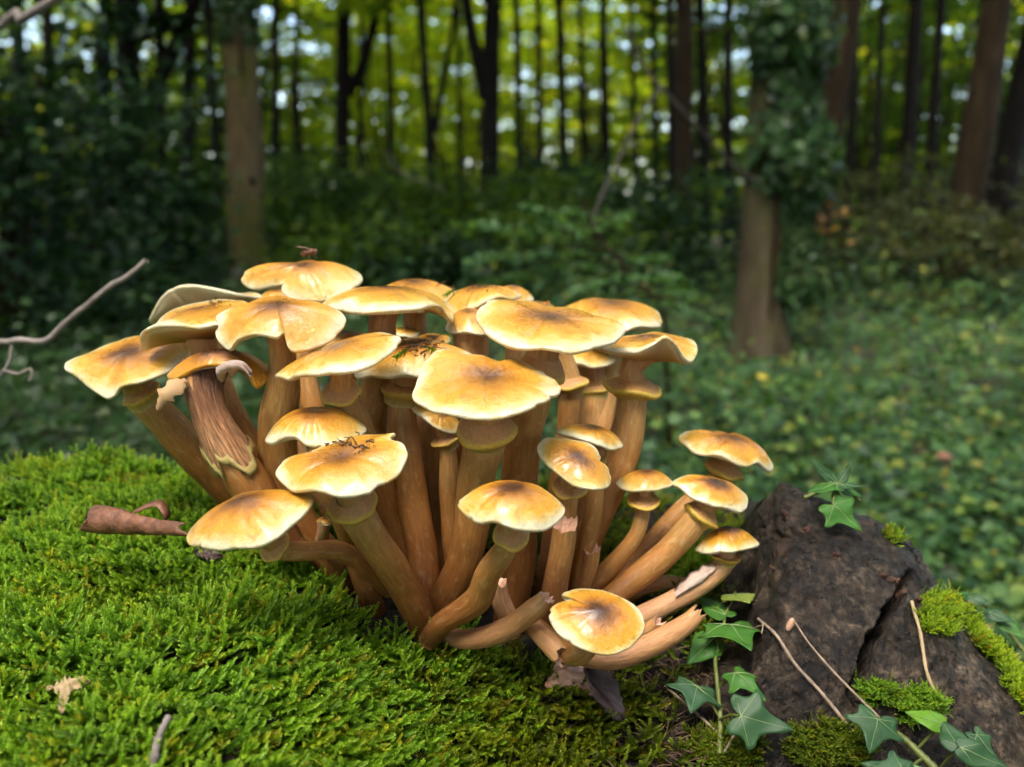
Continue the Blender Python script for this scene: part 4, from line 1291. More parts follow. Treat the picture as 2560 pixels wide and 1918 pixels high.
def pet(root, a, b_, w_=.0007):
    mid = (np.asarray(a) + np.asarray(b_)) / 2 + np.array([0, -.001, .002])
    v, q, *_ = tube(catmull([a, mid, b_], 10), np.full(10, w_), 6)
    mk('leaf_stalk', v, q, M_VINE, root)

def S(px, py, lift=0.): return on_stump(px, py, lift)

# the upright shoot
va = thing('ivy', 'upright young ivy shoot with fresh green leaves before the stump', 'ivy', S(1799, 1880))
sp = [(1799, 1885), (1796, 1792), (1796, 1693), (1789, 1643), (1801, 1584), (1821, 1530), (1840, 1488)]
vp = [S(a + 5 * math.sin(i * 2.1), b_, .006 + .002 * i) for i, (a, b_) in enumerate(sp)]
vine_stem(va, vp, .0013, .0006)
def L_at(root, c, tip, lift, lift2, join, **k):
    A, T_ = S(c[0], c[1], lift), S(tip[0], tip[1], lift2)
    ivy_leaf(root, A, T_, **k)
    pet(root, S(join[0], join[1], .008), A)
L_at(va, (1850, 1790), (1990, 1826), .020, .014, (1797, 1800), mat=I_DARK, wid=.80, face=(-.1, -.8, .6))
L_at(va, (1742, 1715), (1730, 1776), .020, .022, (1796, 1790), mat=I_DARK, wid=1.25, face=(0, -.75, .65), curl=.3)
L_at(va, (1838, 1682), (1916, 1738), .016, .014, (1797, 1720), mat=I_MID, wid=.62, face=(.1, -.6, .8), curl=.35)
L_at(va, (1790, 1592), (1722, 1650), .018, .024, (1796, 1650), mat=I_MID, wid=.75, face=(-.2, -.7, .7), curl=.3, out=YOUNG_OUT)
L_at(va, (1822, 1562), (1880, 1613), .020, .020, (1803, 1585), mat=I_MID, wid=.95, face=(.1, -.7, .7), curl=.2)
L_at(va, (1815, 1540), (1748, 1483), .016, .014, (1818, 1540), mat=I_MID, wid=.62, face=(.2, -.7, .7), out=YOUNG_OUT)
L_at(va, (1836, 1486), (1874, 1502), .016, .014, (1838, 1490), mat=I_YEL, wid=.9, face=(0, -.6, .8), out=YOUNG_OUT)
# the creeping shoot at the foot of the stump
vb = thing('ivy', 'creeping ivy with dark three lobed leaves at the foot of the stump', 'ivy', S(2345, 1930))
vine_stem(vb, [S(2225, 1828, .006), S(2258, 1845, .008), (S(2300, 1885, .010)), S(2345, 1930, .012), S(2400, 1990, .012)], .0014, .0021)
L_at(vb, (2194, 1796), (2176, 1886), .020, .026, (2235, 1832), mat=I_DARK, wid=1.18, face=(0, -.75, .65), curl=.2)
L_at(vb, (2360, 1812), (2262, 1778), .018, .016, (2290, 1875), mat=I_LIGHT, wid=.62, face=(0, -.6, .8), curl=.1, out=YOUNG_OUT)
L_at(vb, (2396, 1868), (2352, 1796), .022, .018, (2345, 1928), mat=I_DARK, wid=.85, face=(-.2, -.75, .65), out=YOUNG_OUT)
L_at(vb, (2398, 1868), (2528, 1922), .023, .026, (2345, 1928), mat=I_DARK, wid=.60, face=(-.1, -.75, .65), out=YOUNG_OUT)
L_at(vb, (2440, 1836), (2500, 1905), .020, .022, (2400, 1960), mat=I_DARK, wid=.65, face=(.1, -.75, .65))
L_at(vb, (2262, 1935), (2150, 1905), .030, .030, (2310, 1895), mat=I_DARK, wid=.75, face=(0, -.6, .8))
L_at(vb, (2320, 1945), (2270, 1905), .026, .024, (2345, 1930), mat=I_MID, wid=.7, face=(0, -.7, .7), out=YOUNG_OUT)
# the shoot over the top
vc = thing('ivy', 'ivy sprig with star shaped leaf draped over the stump top', 'ivy', S(2060, 1262))
vine_stem(vc, [S(2010, 1245, .004), P(2050, 1228, .452), P(2092, 1222, .45), P(2125, 1232, .452), P(2150, 1252, .456)], .0012, .0008)
A_, T_ = P(2082, 1262, .437), P(2160, 1330, .428)
ivy_leaf(vc, A_, T_, wid=.95, face=(.1, -.72, .7), mat=I_MID); pet(vc, A_, P(2085, 1224, .45))
A_ = P(2095, 1212, .450)
for tp, ww, mt, fc in (((2030, 1150, .452), .45, I_DARK, (.6, -.8, .1)), ((2132, 1150, .452), .45, I_DARK, (-.6, -.8, .1)), ((2020, 1224, .43), .42, I_MID, (0, -.25, 1)), ((2174, 1214, .44), .42, I_DARK, (0, -.25, 1)), ((2160, 1243, .45), .6, I_MID, (.2, -.6, .8))):
    ivy_leaf(vc, A_, P(*tp), wid=ww, face=fc, mat=mt, out=YOUNG_OUT)
pet(vc, A_, P(2092, 1224, .45))
vd = thing('ivy', 'blue green ivy leaves hanging behind the mossy flank of the stump', 'ivy', P(2520, 1640, .52))
vine_stem(vd, [P(2430, 1490, .50), P(2480, 1530, .51), P(2530, 1590, .515), P(2600, 1680, .50)], .001, .0014)
for a_, t_, m_ in (((2420, 1492, .50), (2485, 1510, .49), I_DARK), ((2470, 1530, .50), (2540, 1555, .49), I_DARK), ((2500, 1545, .50), (2570, 1600, .485), I_MID), ((2440, 1510, .505), (2400, 1480, .50), I_MID)):
    ivy_leaf(vd, P(*a_), P(*t_), wid=.7, face=(0, -.6, .8), mat=m_, out=YOUNG_OUT)

def twig(name, label, pts, w0, w1, mat, cat='twig', seg=8, n=44, knob=.12, extra=()):
    p = catmull(pts, n)
    r = np.random.RandomState(int(abs(pts[0][0]) * 1e4) % 999)
    parts = []
    rad = np.linspace(w0, w1, n) * (1 + knob * r.normal(size=n))
    p = p + np.stack([nz(p, 150, 70 + k) for k in range(3)], 1) * min(w0 * .5, .0011)
    v, q, *_ = tube(p, rad, seg); parts.append((v, q))
    for tri_ in ((0, -1), (n - 1, 1)):
        pass
    for e, ew in extra:
        e = catmull(e, 16); v, q, *_ = tube(e, np.linspace(ew, ew * .6, 16) * (1 + .15 * r.normal(size=16)), 7); parts.append((v, q))
    v, f = cat_mesh(parts)
    o = mk(name, v, f, mat)
    return tag(o, label, cat)

tw = lambda L_, lift: [S(a, b_, lift) for a, b_ in L_]
twig('dry_stalk', 'longest pale dry stalk with a split tip, slanting across the stump', tw([(1895, 1545), (1945, 1594), (1989, 1658), (2058, 1737), (2142, 1846), (2175, 1890)], .004), .0007, .0010, M_TWIG, 'dry stalk',
     extra=[(tw([(1910, 1562), (1890, 1568), (1872, 1578)], .005), .0004), (tw([(1908, 1560), (1906, 1575), (1904, 1584)], .006), .0004)])
twig('dry_stalk', 'thin brown dry stalk ending at the three lobed dark ivy leaf', tw([(1985, 1552), (2024, 1609), (2093, 1688), (2182, 1779), (2200, 1800)], .004), .0004, .0007, M_TWIG, 'dry stalk')
twig('dry_stalk', 'pale bent dry stalk lying between the crack and the mossy flank', tw([(2283, 1505), (2288, 1530), (2302, 1580), (2315, 1673), (2340, 1742), (2364, 1796)], .004), .0008, .0009, M_STRAW, 'dry stalk')
twig('dry_stalk', 'brown dry stalk reaching from the moss to the upright ivy shoot', tw([(1620, 1685), (1698, 1747), (1760, 1800), (1796, 1830)], .005), .0007, .0007, M_TWIG, 'dry stalk')
twig('dry_stalk', 'short brown stalk forking off below the upright ivy shoot', tw([(1850, 1812), (1832, 1846), (1812, 1880)], .007), .0006, .0007, M_TWIG, 'dry stalk')
o = mk('seed_husk', *(lambda c: (lambda V: (V, grid_faces(8, 10)))(np.vstack([c + np.array([.0020 * math.sin(t) * 1, 0, 0]) * 0 + np.stack([np.cos(np.linspace(0, 6.283, 10, endpoint=False)) * .0016 * math.sin(t) + .001 * math.cos(t), np.sin(np.linspace(0, 6.283, 10, endpoint=False)) * .002 * math.sin(t), np.full(10, .0034 * math.cos(t))], 1) for t in np.linspace(.05, 3.09, 8)])))(S(1975, 1562, .002)), M_FLESH)
tag(o, 'small pinkish seed husk on the stump at the tip of the thin stalk', 'seed husk')

twig('bent_branch', 'curved bare grey branch rising beside the moss carpet', [P(-330, 1320, .60), P(-170, 1080, .61), P(-60, 880, .62), P(27, 855, .62), P(81, 858, .62), P(122, 850, .62), P(163, 815, .62), P(212, 768, .62), P(258, 728, .62), P(312, 700, .62), P(340, 680, .62), P(363, 655, .62)], .0030, .0020, M_TWIGG, 'branch', 12, 70, .05,
     extra=[([P(30, 862, .62), P(24, 900, .618), P(6, 930, .615), P(-40, 990, .61)], .0012), ([P(10, 926, .616), P(45, 935, .614), P(75, 922, .612), P(80, 935, .611), P(74, 952, .61)], .0014)])
twig('dead_branch', 'bare dead branch slanting through the upper corner above the dark bushes', [np.array([-1.75, 1.35, -.02]), np.array([-1.3, 1.28, .50]), P(-60, 118, 1.22), P(40, 58, 1.2), P(140, -2, 1.18), P(300, -120, 1.15)], .011, .0048, M_TWIGG, 'branch', 10, 60, .05)

def rolled_leaf():
    a0, a1 = P(232, 1300, .415), P(474, 1320, .385)
    ax = norm(a1 - a0); L = np.linalg.norm(a1 - a0)
    u1 = norm(np.array([0, 0, 1.]) - ax * ax[2]); u2 = np.cross(ax, u1)
    rows = []
    n, m_ = 40, 34
    for i in range(n):
        s = i / (n - 1)
        rr = .0070 * (1 - .50 * s ** 1.5) * (1 + .10 * math.sin(7 * s))
        c = a0 + ax * L * s + u1 * (-.001 * s)
        turns = 5.4 - 1.9 * s
        st = 1.75 - .5 * s
        row = []
        for j in range(m_):
            f = j / (m_ - 1)
            th = st - f * turns
            r_ = rr * (1.0 - .26 * f) * (1 + .06 * math.sin(7 * s + 5 * f) + .03 * math.sin(23 * s + 9 * f) + .025 * math.sin(41 * s - 14 * f))
            e = ax * (.006 * math.sin(f * 9) * ((s < .03) - .6 * (s > .97)))
            row.append(c + (u1 * math.sin(th) + u2 * math.cos(th)) * r_ + e)
        rows.append(row)
    V = np.array(rows).reshape(-1, 3)
    o = mk('dead_leaf', V, grid_faces(n, m_, closed=False), M_DEADLEAF)
    md = o.modifiers.new('thickness', 'SOLIDIFY'); md.thickness = .0004
    tag(o, 'rolled up russet dead leaf lying on the moss', 'dead leaf')
    lp = catmull([P(330, 1282, .405), P(372, 1262, .402), P(398, 1258, .40), P(415, 1278, .398), P(420, 1298, .398)], 20)
    side = np.array([.1, 1, .2]) * .003
    V = np.vstack([lp - side, lp, lp + side])
    c = mk('curled_lobe', V - 0, grid_faces(3, 20, closed=False), M_DEADLEAF)
    c.parent = o
    c.modifiers.new('thickness', 'SOLIDIFY').thickness = .0004
rolled_leaf()

def flat_leaf(name, label, a, tip, wid, mat, face, seed, fold=.35, cat='dead leaf', rag=.1):
    r = np.random.RandomState(seed)
    ax = tip - a; L = np.linalg.norm(ax); ax = ax / L
    nr = norm(np.asarray(face, float)); nr = norm(nr - ax * (nr @ ax)); sx = np.cross(ax, nr)
    rows = []
    n, m_ = 26, 13
    for i in range(n):
        s = i / (n - 1)
        wv = wid * L * (math.sin(math.pi * min(1, s * .97 + .02)) ** .7) * (1 + rag * r.normal())
        for j in range(m_):
            q = -1 + 2 * j / (m_ - 1)
            rows.append(a + ax * L * s + sx * wv * q + nr * L * (fold * wid * abs(q) + .05 * math.sin(s * 6 + q * 3 + seed) - .1 * s * s))
    o = mk(name, np.array(rows), grid_faces(n, m_, closed=False), mat)
    o.modifiers.new('thickness', 'SOLIDIFY').thickness = .0004
    return tag(o, label, cat)
flat_leaf('dead_leaf', 'dark purple brown folded dead leaf below the lying stalk', on_log(1462, 1672, .022) , on_log(1562, 1800, .018), .24, M_DEADLEAFD, (.3, -.6, .75), 3, .5)
flat_leaf('dead_leaf', 'scrap of dark dead leaf beneath the low glossy cap', on_log(486, 1382, .016), on_log(556, 1390, .016), .22, M_DEADLEAFD, (0, -.5, .8), 5, .3, rag=.35)
flat_leaf('straw_scrap', 'pale straw coloured scrap lying on the moss carpet', on_log(118, 1724, .017), on_log(222, 1702, .017), .16, M_STRAW, (0, -.5, .8), 6, .3, 'dead leaf', .5)
flat_leaf('straw_scrap', 'narrow straw blade hanging down from the pale scrap', on_log(175, 1710, .017), on_log(150, 1774, .016), .12, M_STRAW, (0, -.5, .8), 7, .3, 'dead leaf', .3)
twig('twig_piece', 'short grey brown twig poking out of the moss carpet', [on_log(418, 1795, .021), on_log(398, 1835, .020), on_log(384, 1890, .018), on_log(376, 1960, .010)], .0012, .0016, M_TWIGG)
twig('twig_piece', 'thin brown root fibre on the bare soil before the lying stalk', [on_log(1590, 1668, .004), on_log(1605, 1700, .004), on_log(1618, 1745, .004)], .0007, .0006, M_TWIG)

def lump(name, label, c, r0, mat, seed, squash=(1, .8, .8), cat='debris', amp=.35, tail=None):
    u = np.linspace(0, 2 * math.pi, 40, endpoint=False); v = np.linspace(.05, math.pi - .05, 24)
    U, W_ = np.meshgrid(u, v)
    D = np.stack([np.cos(U) * np.sin(W_), np.sin(U) * np.sin(W_), np.cos(W_)], -1).reshape(-1, 3)
    rr = r0 * (1 + amp * nz(D, 2.6, seed) + amp * .35 * nz(D, 8, seed + 1))
    V = c + D * rr[:, None] * np.array(squash)
    if tail is not None:
        V += np.maximum(0, D @ norm(tail))[:, None] ** 3 * np.asarray(tail)
    o = mk(name, V, grid_faces(24, 40), mat)
    return tag(o, label, cat)
lump('crumpled_flesh', 'pale crumpled lump of rotten mushroom flesh on the moss', on_log(1425, 1690, .012), .0068, M_FLESH, 310, (1.25, .8, .75), 'mushroom flesh', .4, np.array([.012, -.004, -.006]))

def litter():
    r = np.random.RandomState(91)
    parts = []
    while len(parts) < 420:
        px, py = r.uniform(1330, 1800), r.uniform(1600, 1915)
        a = on_log(px, py, .002) if px < 1640 else S(px, py, .002)
        d = norm(r.normal(size=3) * [1, .7, .25] + [0, 0, .1]) * r.uniform(.003, .013)
        p = catmull([a, a + d * .5 + r.normal(size=3) * .0012 + [0, 0, .001], a + d], 7)
        parts.append(tube(p, np.full(7, r.uniform(.00015, .0005)), 4)[:2])
    v, f = cat_mesh(parts)
    o = mk('root_fibres', v, f, M_TWIGD)
    tag(o, 'brown rootlets and crumbs on the bare soil before the stump', 'litter', kind='stuff')
M_TWIGD = simple_mat('brown_rootlets', (.15, .085, .045), .8, .7, 90, .3, .001)
litter()

# debris on the caps
def debris(label, px, py, Y, n, spread, seed, sprig=0, name='plant_debris', flat=.5):
    r = np.random.RandomState(seed)
    parts = []
    V_, pr_ = np.vstack(CAPV), None
    V_ = V_[np.abs(V_[:, 1] - Y) < .045]; pr_ = proj(V_)
    def hit(x, y):
        d = (pr_[:, 0] - x) ** 2 + (pr_[:, 1] - y) ** 2
        k = np.argsort(d)[:6]
        return V_[k[np.argmin(V_[k, 1])]]
    c = hit(px, py)
    for k in range(n):
        e = r.normal(size=2) * np.array(spread[:2]) / mpp(Y) * [1, .55]
        a = hit(px + e[0], py + e[1]) + np.array([0, -.0003, .0004])
        d = norm(r.normal(size=3) * [1, 1, .25]) * r.uniform(.0012, .0055)
        p = catmull([a, a + d * .5 + r.normal(size=3) * .0006 + np.array([0, 0, .0004]), a + d], 6)
        v, q, *_ = tube(p, np.full(6, r.uniform(.0001, .00036)), 5)
        parts.append((v, q))
    v, f = cat_mesh(parts)
    root = thing(name, label, 'debris', c)
    mk('fibre_tangle', v, f, M_DIRT, root)
    for k in range(sprig):
        V, Fc, t = PROTOS[(k * 2 + 3) % 6]
        a = c + np.array([(k - .6) * spread[0] * 1.1, -.003, .001 * k])
        ax = norm(np.array([-.8 + 1.2 * k, -.35, -.15 + .2 * k])); s_ = norm(np.cross(ax, [0, 0, 1.])); u_ = np.cross(s_, ax)
        W_ = a + (V[:, :1] * u_ + V[:, 1:2] * s_ + V[:, 2:] * ax) * .0105
        mk('moss_sprig', W_, Fc, M_MOSS, root, {'tip': t}, smooth=False)
    return root
debris('dark crumbs and a green moss sprig lying on the domed honey cap', 1048, 868, .438, 46, (.0055, .003, .004), 1, 2)
debris('tangle of dark plant fibres on the bright torn edged cap', 872, 1110, .368, 40, (.0062, .0032, .004), 2, 0)
debris('mossy crumbs on the brown cap centre in the top row', 1165, 714, .497, 26, (.006, .004, .002), 3, 1)
debris('dark crumbs on the broad pale cap with visible gills', 538, 755, .456, 12, (.0035, .003, .001), 4, 0)

# the fly
def fly():
    V_ = CAPV[4]; pr_ = proj(V_); k_ = np.argmin(np.where(np.abs(pr_[:, 0] - 772) < 12, pr_[:, 1], 1e9)); c = V_[k_] + np.array([0, -.001, .0040])
    root = thing('fly', 'small reddish brown fly sitting on the topmost mushroom', 'fly', c)
    m1 = simple_mat('fly_body', (.20, .075, .03), .4, .6, 700, .2, .0005)
    prof_ = [(-.0052, .0003), (-.0042, .0012), (-.0025, .0019), (-.0008, .0017), (.0000, .0013), (.0010, .0018), (.0024, .0019), (.0030, .0010), (.0034, .0012), (.0042, .0014), (.0048, .0008), (.0050, .0002)]
    p = np.array([c + np.array([x, 0, .0004 + .0006 * math.sin(x * 300)]) for x, _ in prof_])
    v, q, *_ = tube(p, [r_ for _, r_ in prof_], 14)
    mk('body', v, q, m1, root)
    m2 = simple_mat('fly_wing', (.25, .17, .12), .3, .3, 500, 0)
    for s_ in (-1, 1):
        a = c + np.array([.001, -.0006 * s_, .0018]); t = np.linspace(0, 1, 9)
        ax = norm(np.array([-1, -.25 * s_, .22])); sd = norm(np.cross(ax, [0, .3 * s_, 1]))
        wv = .0013 * np.sin(t * 3.0 + .1)
        V = np.vstack([a + ax * (t * .0085)[:, None] + sd * (wv * e)[:, None] for e in (-1, 0, 1)])
        V = np.vstack([V, V + np.array([0, 0, .0001])])
        f = grid_faces(3, 9, closed=False)
        mk('wing', V, [np.vstack([f, f[:, ::-1] + 27])], m2, root)
        for k, dx in enumerate((-.0012, .0008, .0026)):
            b_ = c + np.array([dx, 0, -.0004])
            pts = [b_, b_ + np.array([(k - 1) * .001, -.0018 * s_, .0006]), b_ + np.array([(k - 1) * .0022, -.0030 * s_, -.0034])]
            v, q, *_ = tube(catmull(pts, 8), np.full(8, .00016), 5)
            mk('leg', v, q, M_DIRT, root)
fly()

# ------------------------------------------------------------------ the wood behind
def leaf_mesh(C, D, N, L, W, fold=.25, lobed=False):
    """folded leaf blades: centres, axis directions, normals, lengths, half widths"""
    D = norm(D); N = norm(N - D * np.sum(N * D, 1)[:, None]); S_ = np.cross(D, N)
    L = np.asarray(L)[:, None]; W = np.asarray(W)[:, None]
    b0 = C - D * L * .5
    t0 = C + D * L * .5
    up = N * W * fold
    if not lobed:
        l0 = C - S_ * W + up - D * L * .05; r0 = C + S_ * W + up - D * L * .05
        V = np.stack([b0, r0, t0, l0], 1).reshape(-1, 3)
        i = np.arange(len(C))[:, None] * 4
        T_ = np.vstack([i + np.array([[0, 1, 2]]), i + np.array([[0, 2, 3]])])
        return V, T_
    l1 = C - S_ * W * .75 + up - D * L * .38; r1 = C + S_ * W * .75 + up - D * L * .38
    l2 = C - S_ * W + up - D * L * .02; r2 = C + S_ * W + up - D * L * .02
    l3 = C - S_ * W * .45 + up * .5 + D * L * .16; r3 = C + S_ * W * .45 + up * .5 + D * L * .16
    V = np.stack([b0, r1, r2, r3, t0, l3, l2, l1], 1).reshape(-1, 3)
    i = np.arange(len(C))[:, None] * 8
    T_ = np.vstack([i + np.array([[0, a, b_]]) for a, b_ in ((1, 2), (2, 3), (3, 4), (4, 5), (5, 6), (6, 7))])
    return V, T_

def spray_leaves(r, A, Dr, Ln, per, size, flat=.12, width=.42, droop=.15):
    """leaves along flat side-twig fans of branches (start A, direction Dr, length Ln)"""
    k = len(A)
    s = r.rand(k, per) ** .8
    lat = norm(np.cross(Dr, np.array([0, 0, 1.])))
    q = r.uniform(-1, 1, (k, per)) * width * (1.05 - s * .75)
    pos = A[:, None] + Dr[:, None] * (s * Ln[:, None])[..., None] + lat[:, None] * (q * Ln[:, None])[..., None]
    pos[..., 2] += r.normal(size=(k, per)) * flat * Ln[:, None] * .25 - droop * (s ** 2 + np.abs(q) * .4) * Ln[:, None]
    C = pos.reshape(-1, 3)
    n = len(C)
    D = np.repeat(Dr, per, 0) * .5 + np.repeat(lat, per, 0) * np.sign(q).reshape(-1, 1) * .7 + r.normal(size=(n, 3)) * .35
    N = np.array([0, 0, 1.]) + r.normal(size=(n, 3)) * .42
    L = size * r.uniform(.7, 1.3, n)
    return leaf_mesh(C, D, N, L, L * .3)

def limbs(r, base, top, h0, h1, n, l0, l1, rise=.25, az=None):
    t = r.uniform(0, 1, n)
    z = h0 + (h1 - h0) * t
    k = (z - base[2]) / (top[2] - base[2])
    A = base + (top - base) * k[:, None]
    a = r.uniform(0, 2 * math.pi, n) if az is None else r.uniform(az[0], az[1], n)
    D = norm(np.stack([np.cos(a), np.sin(a), np.full(n, rise) + r.normal(size=n) * .15], 1))
    return A, D, r.uniform(l0, l1, n) * (1.15 - .5 * t)

def tree(label, p0, p1, Y, wpx, bark, seed, leafmat=None, n=26, per=110, size=.10, h=(1.2, 7.5), ln=(.9, 2.2), group=None, top=9.0, name='tree', fork=None, az=None):
    """trunk through two photograph points at distance Y, up to `top` metres, with its crown"""
    r = np.random.RandomState(seed)
    a, b_ = P(p0[0], p0[1], Y), P(p1[0], p1[1], Y)
    dz = (b_ - a) / (b_[2] - a[2])
    base = a - dz * (a[2] + .08); tp = a + dz * (top - a[2])
    root = thing(name, label, 'tree', base, group)
    w_ = wpx * mpp(Y) / 2
    s = np.linspace(0, 1, 30)
    line = base + (tp - base) * s[:, None]
    line[:, 0] += .35 * w_ * np.sin(s * 9 + seed) * s; line[:, 1] += .4 * w_ * np.sin(s * 7 + seed * 2) * s
    rad = w_ * (1 - .55 * s) * (1 + .55 * np.exp(-s * top / .16))
    V, q, *_ = tube(line, rad, 18)
    c = np.repeat(line, 18, 0)
    V = c + (V - c) * (1 + .07 * nz(V, 5, seed % 20 + 400) + .03 * nz(V, 16, seed % 20 + 430))[:, None]
    parts = [(V, q)]
    if fork:
        f = catmull([P(x, y, Y) for x, y in fork], 20)
        v, qq, *_ = tube(f, np.linspace(w_ * .75, w_ * .45, 20), 12); parts.append((v, qq))
    A = None
    if leafmat is not None:
        A, D, Ln = limbs(r, base, tp, h[0], h[1], n, ln[0], ln[1], az=az)
        for k in range(n):
            e = A[k] + D[k] * Ln[k] * .85; m_ = A[k] + D[k] * Ln[k] * .45 + np.array([0, 0, .04])
            v, qq, *_ = tube(catmull([A[k], m_, e], 7), np.linspace(w_ * .16 + .006, .004, 7), 5); parts.append((v, qq))
    v, f = cat_mesh(parts)
    mk('trunk', v, f, bark, root)
    if leafmat is not None:
        v, t_ = spray_leaves(r, A, D, Ln, per, size)
        mk('crown', v, t_, leafmat, root, smooth=False)
    return root

def shrub(label, px, Y, hw, hgt, n, size, mat, seed, group=None, flat=.35, z0=0.05, name='shrub', dx=0, cat='shrub', layered=False, depth=.8):
    r = np.random.RandomState(seed)
    base = P(px, 800, Y); base[2] = -.06
    root = thing(name, label, cat, base, group)
    ns = 7
    parts = []
    tips = []
    for k in range(ns):
        a = r.uniform(0, 6.283); e = base + np.array([math.cos(a) * hw * r.uniform(.3, .9), math.sin(a) * hw * depth * r.uniform(.3, .9), hgt * r.uniform(.6, 1.0)])
        m_ = (base + e) / 2 + np.array([0, 0, .1 * hgt])
        v, q, *_ = tube(catmull([base, m_, e], 12), np.linspace(.02 * hgt / 2, .005, 12), 6); parts.append((v, q)); tips.append(e)
    v, f = cat_mesh(parts)
    mk('stem', v, f, B_MID, root)
    nc = max(14, n // 60)
    cc = np.stack([r.normal(size=nc) * hw * .48, r.normal(size=nc) * hw * depth * .48, z0 + (hgt - z0) * r.beta(1.3, 1.25, nc)], 1) + np.array([base[0], base[1], 0])
    per = n // nc
    if layered:
        a = r.uniform(0, 6.283, nc)
        D = norm(np.stack([np.cos(a), np.sin(a), r.normal(size=nc) * .15 + .08], 1))
        V, T_ = spray_leaves(r, cc, D, r.uniform(.3, .75, nc) * hw, per, size, .15)
    else:
        cl = r.uniform(.12, .32, nc) * hw
        C = (cc[:, None] + r.normal(size=(nc, per, 3)) * cl[:, None, None] * np.array([1, 1, .6])).reshape(-1, 3)
        C[:, 2] = np.abs(C[:, 2])
        D = r.normal(size=C.shape) * [1, 1, .5]; N = np.array([0, -.25, 1]) + r.normal(size=C.shape) * .6
        L = size * r.uniform(.6, 1.3, len(C))
        V, T_ = leaf_mesh(C, D, N, L, L * .32)
    mk('foliage', V, T_, mat, root, smooth=False)
    return root

# big trunks one can tell apart
tree('straight pale barked beech trunk with ivy on its upper part', (622, 640), (598, 60), 7.5, 92, B_PALE2, 1, L_MID, 8, 120, .10, (4.4, 7), (.8, 1.8), az=(-.6, 3.7))
tree('upright black trunk in front of the bright leaves, with a thin fork', (855, 440), (862, 40), 13, 40, B_DARK, 2, L_SUNTINT, 14, 120, .12, (3.2, 8), (1.0, 2.2), fork=[(868, 235), (900, 180), (935, 60), (960, -60)])
tree('upright black trunk with a strong side limb curving off it', (1224, 470), (1232, 30), 12, 52, B_DARK, 3, L_SUNTINT, 14, 120, .12, (3.2, 8), (1.0, 2.2), fork=[(1215, 250), (1205, 190), (1180, 90), (1160, -40)])
tree('old trunk wrapped in ivy rising from the green undergrowth', (1900, 800), (1945, 40), 4.6, 118, B_PALE, 4, L_MID, 9, 110, .08, (2.4, 6), (.7, 1.5), az=(-.3, 3.4))
tree('reddish brown trunk right behind the ivy wrapped one', (2010, 720), (2100, 60), 6.2, 92, B_MID, 5, L_MID, 12, 110, .09, (1.9, 6), (.8, 1.6), az=(-.3, 3.4))
tree('leaning brown trunk beyond the olive brushwood', (2385, 700), (2490, 20), 8.5, 84, B_MID, 6, L_MID, 14, 120, .10, (2.6, 7), (.8, 1.8))
tree('dark leaning trunk just outside the leaning brown one', (2470, 620), (2590, 60), 9.5, 70, B_DARK, 7, L_MID, 12, 110, .10, (2.6, 7), (.8, 1.8))
tree('short looking dark trunk between the bright wood and the ivy wrapped trunk', (1705, 560), (1712, 120), 9.5, 52, B_MID, 8, L_MID, 12, 110, .10, (2.4, 7), (.9, 1.8))
tree('crooked dark trunk with a low limb among the dark bushes', (330, 560), (322, 60), 7.5, 62, B_DARK, 9, L_DARK, 22, 110, .09, (1.4, 6), (.4, .8), fork=[(335, 330), (380, 240), (440, 110), (500, -30)])
GT = 'thin dark trunks far back in the wood'
for i, (x0, x1, Y, w_, fk) in enumerate([(1412, 1400, 12.6, 24, 0), (1462, 1452, 13.5, 17, 0), (1518, 1508, 12.9, 25, 0), (1352, 1345, 13.7, 18, 0), (1592, 1578, 13.2, 14, 0), (1762, 1752, 13.0, 30, 0), (980, 972, 13.2, 20, 0), (1082, 1055, 12.1, 24, [(1085, 330), (1105, 220), (1130, 80), (1140, -40)]), (745, 742, 13.5, 16, 0), (470, 474, 12.0, 34, 0), (548, 520, 11.8, 22, 0), (2182, 2206, 11.8, 20, 0), (2262, 2290, 12.0, 40, 0), (2320, 2352, 12.1, 26, 0), (135, 118, 11.0, 30, 0), (1150, 1146, 14.0, 14, 0), (1640, 1632, 13.7, 16, 0), (900, 905, 14.3, 14, 0), (1300, 1292, 12.3, 20, 0), (1680, 1676, 12.3, 22, 0), (690, 690, 12.6, 22, 0), (405, 398, 13.0, 26, 0), (250, 262, 12.5, 40, 0), (60, 40, 12.0, 34, 0), (2120, 2140, 12.6, 24, 0), (2420, 2470, 12.3, 28, 0), (2540, 2600, 13.0, 44, 0), (1820, 1822, 11.8, 26, 0)]):
    tree('thin dark trunk far back in the wood', (x0, 480), (x1, 40), Y, w_, B_DARK, 20 + i, L_SUNTINT if 700 < x0 < 1660 else L_MID, 10, 90, .11, (3.4, 8), (.9, 2.0), group=GT, fork=fk or None)  # trees in the middle take the brighter leaf tint, standing in for sunlight

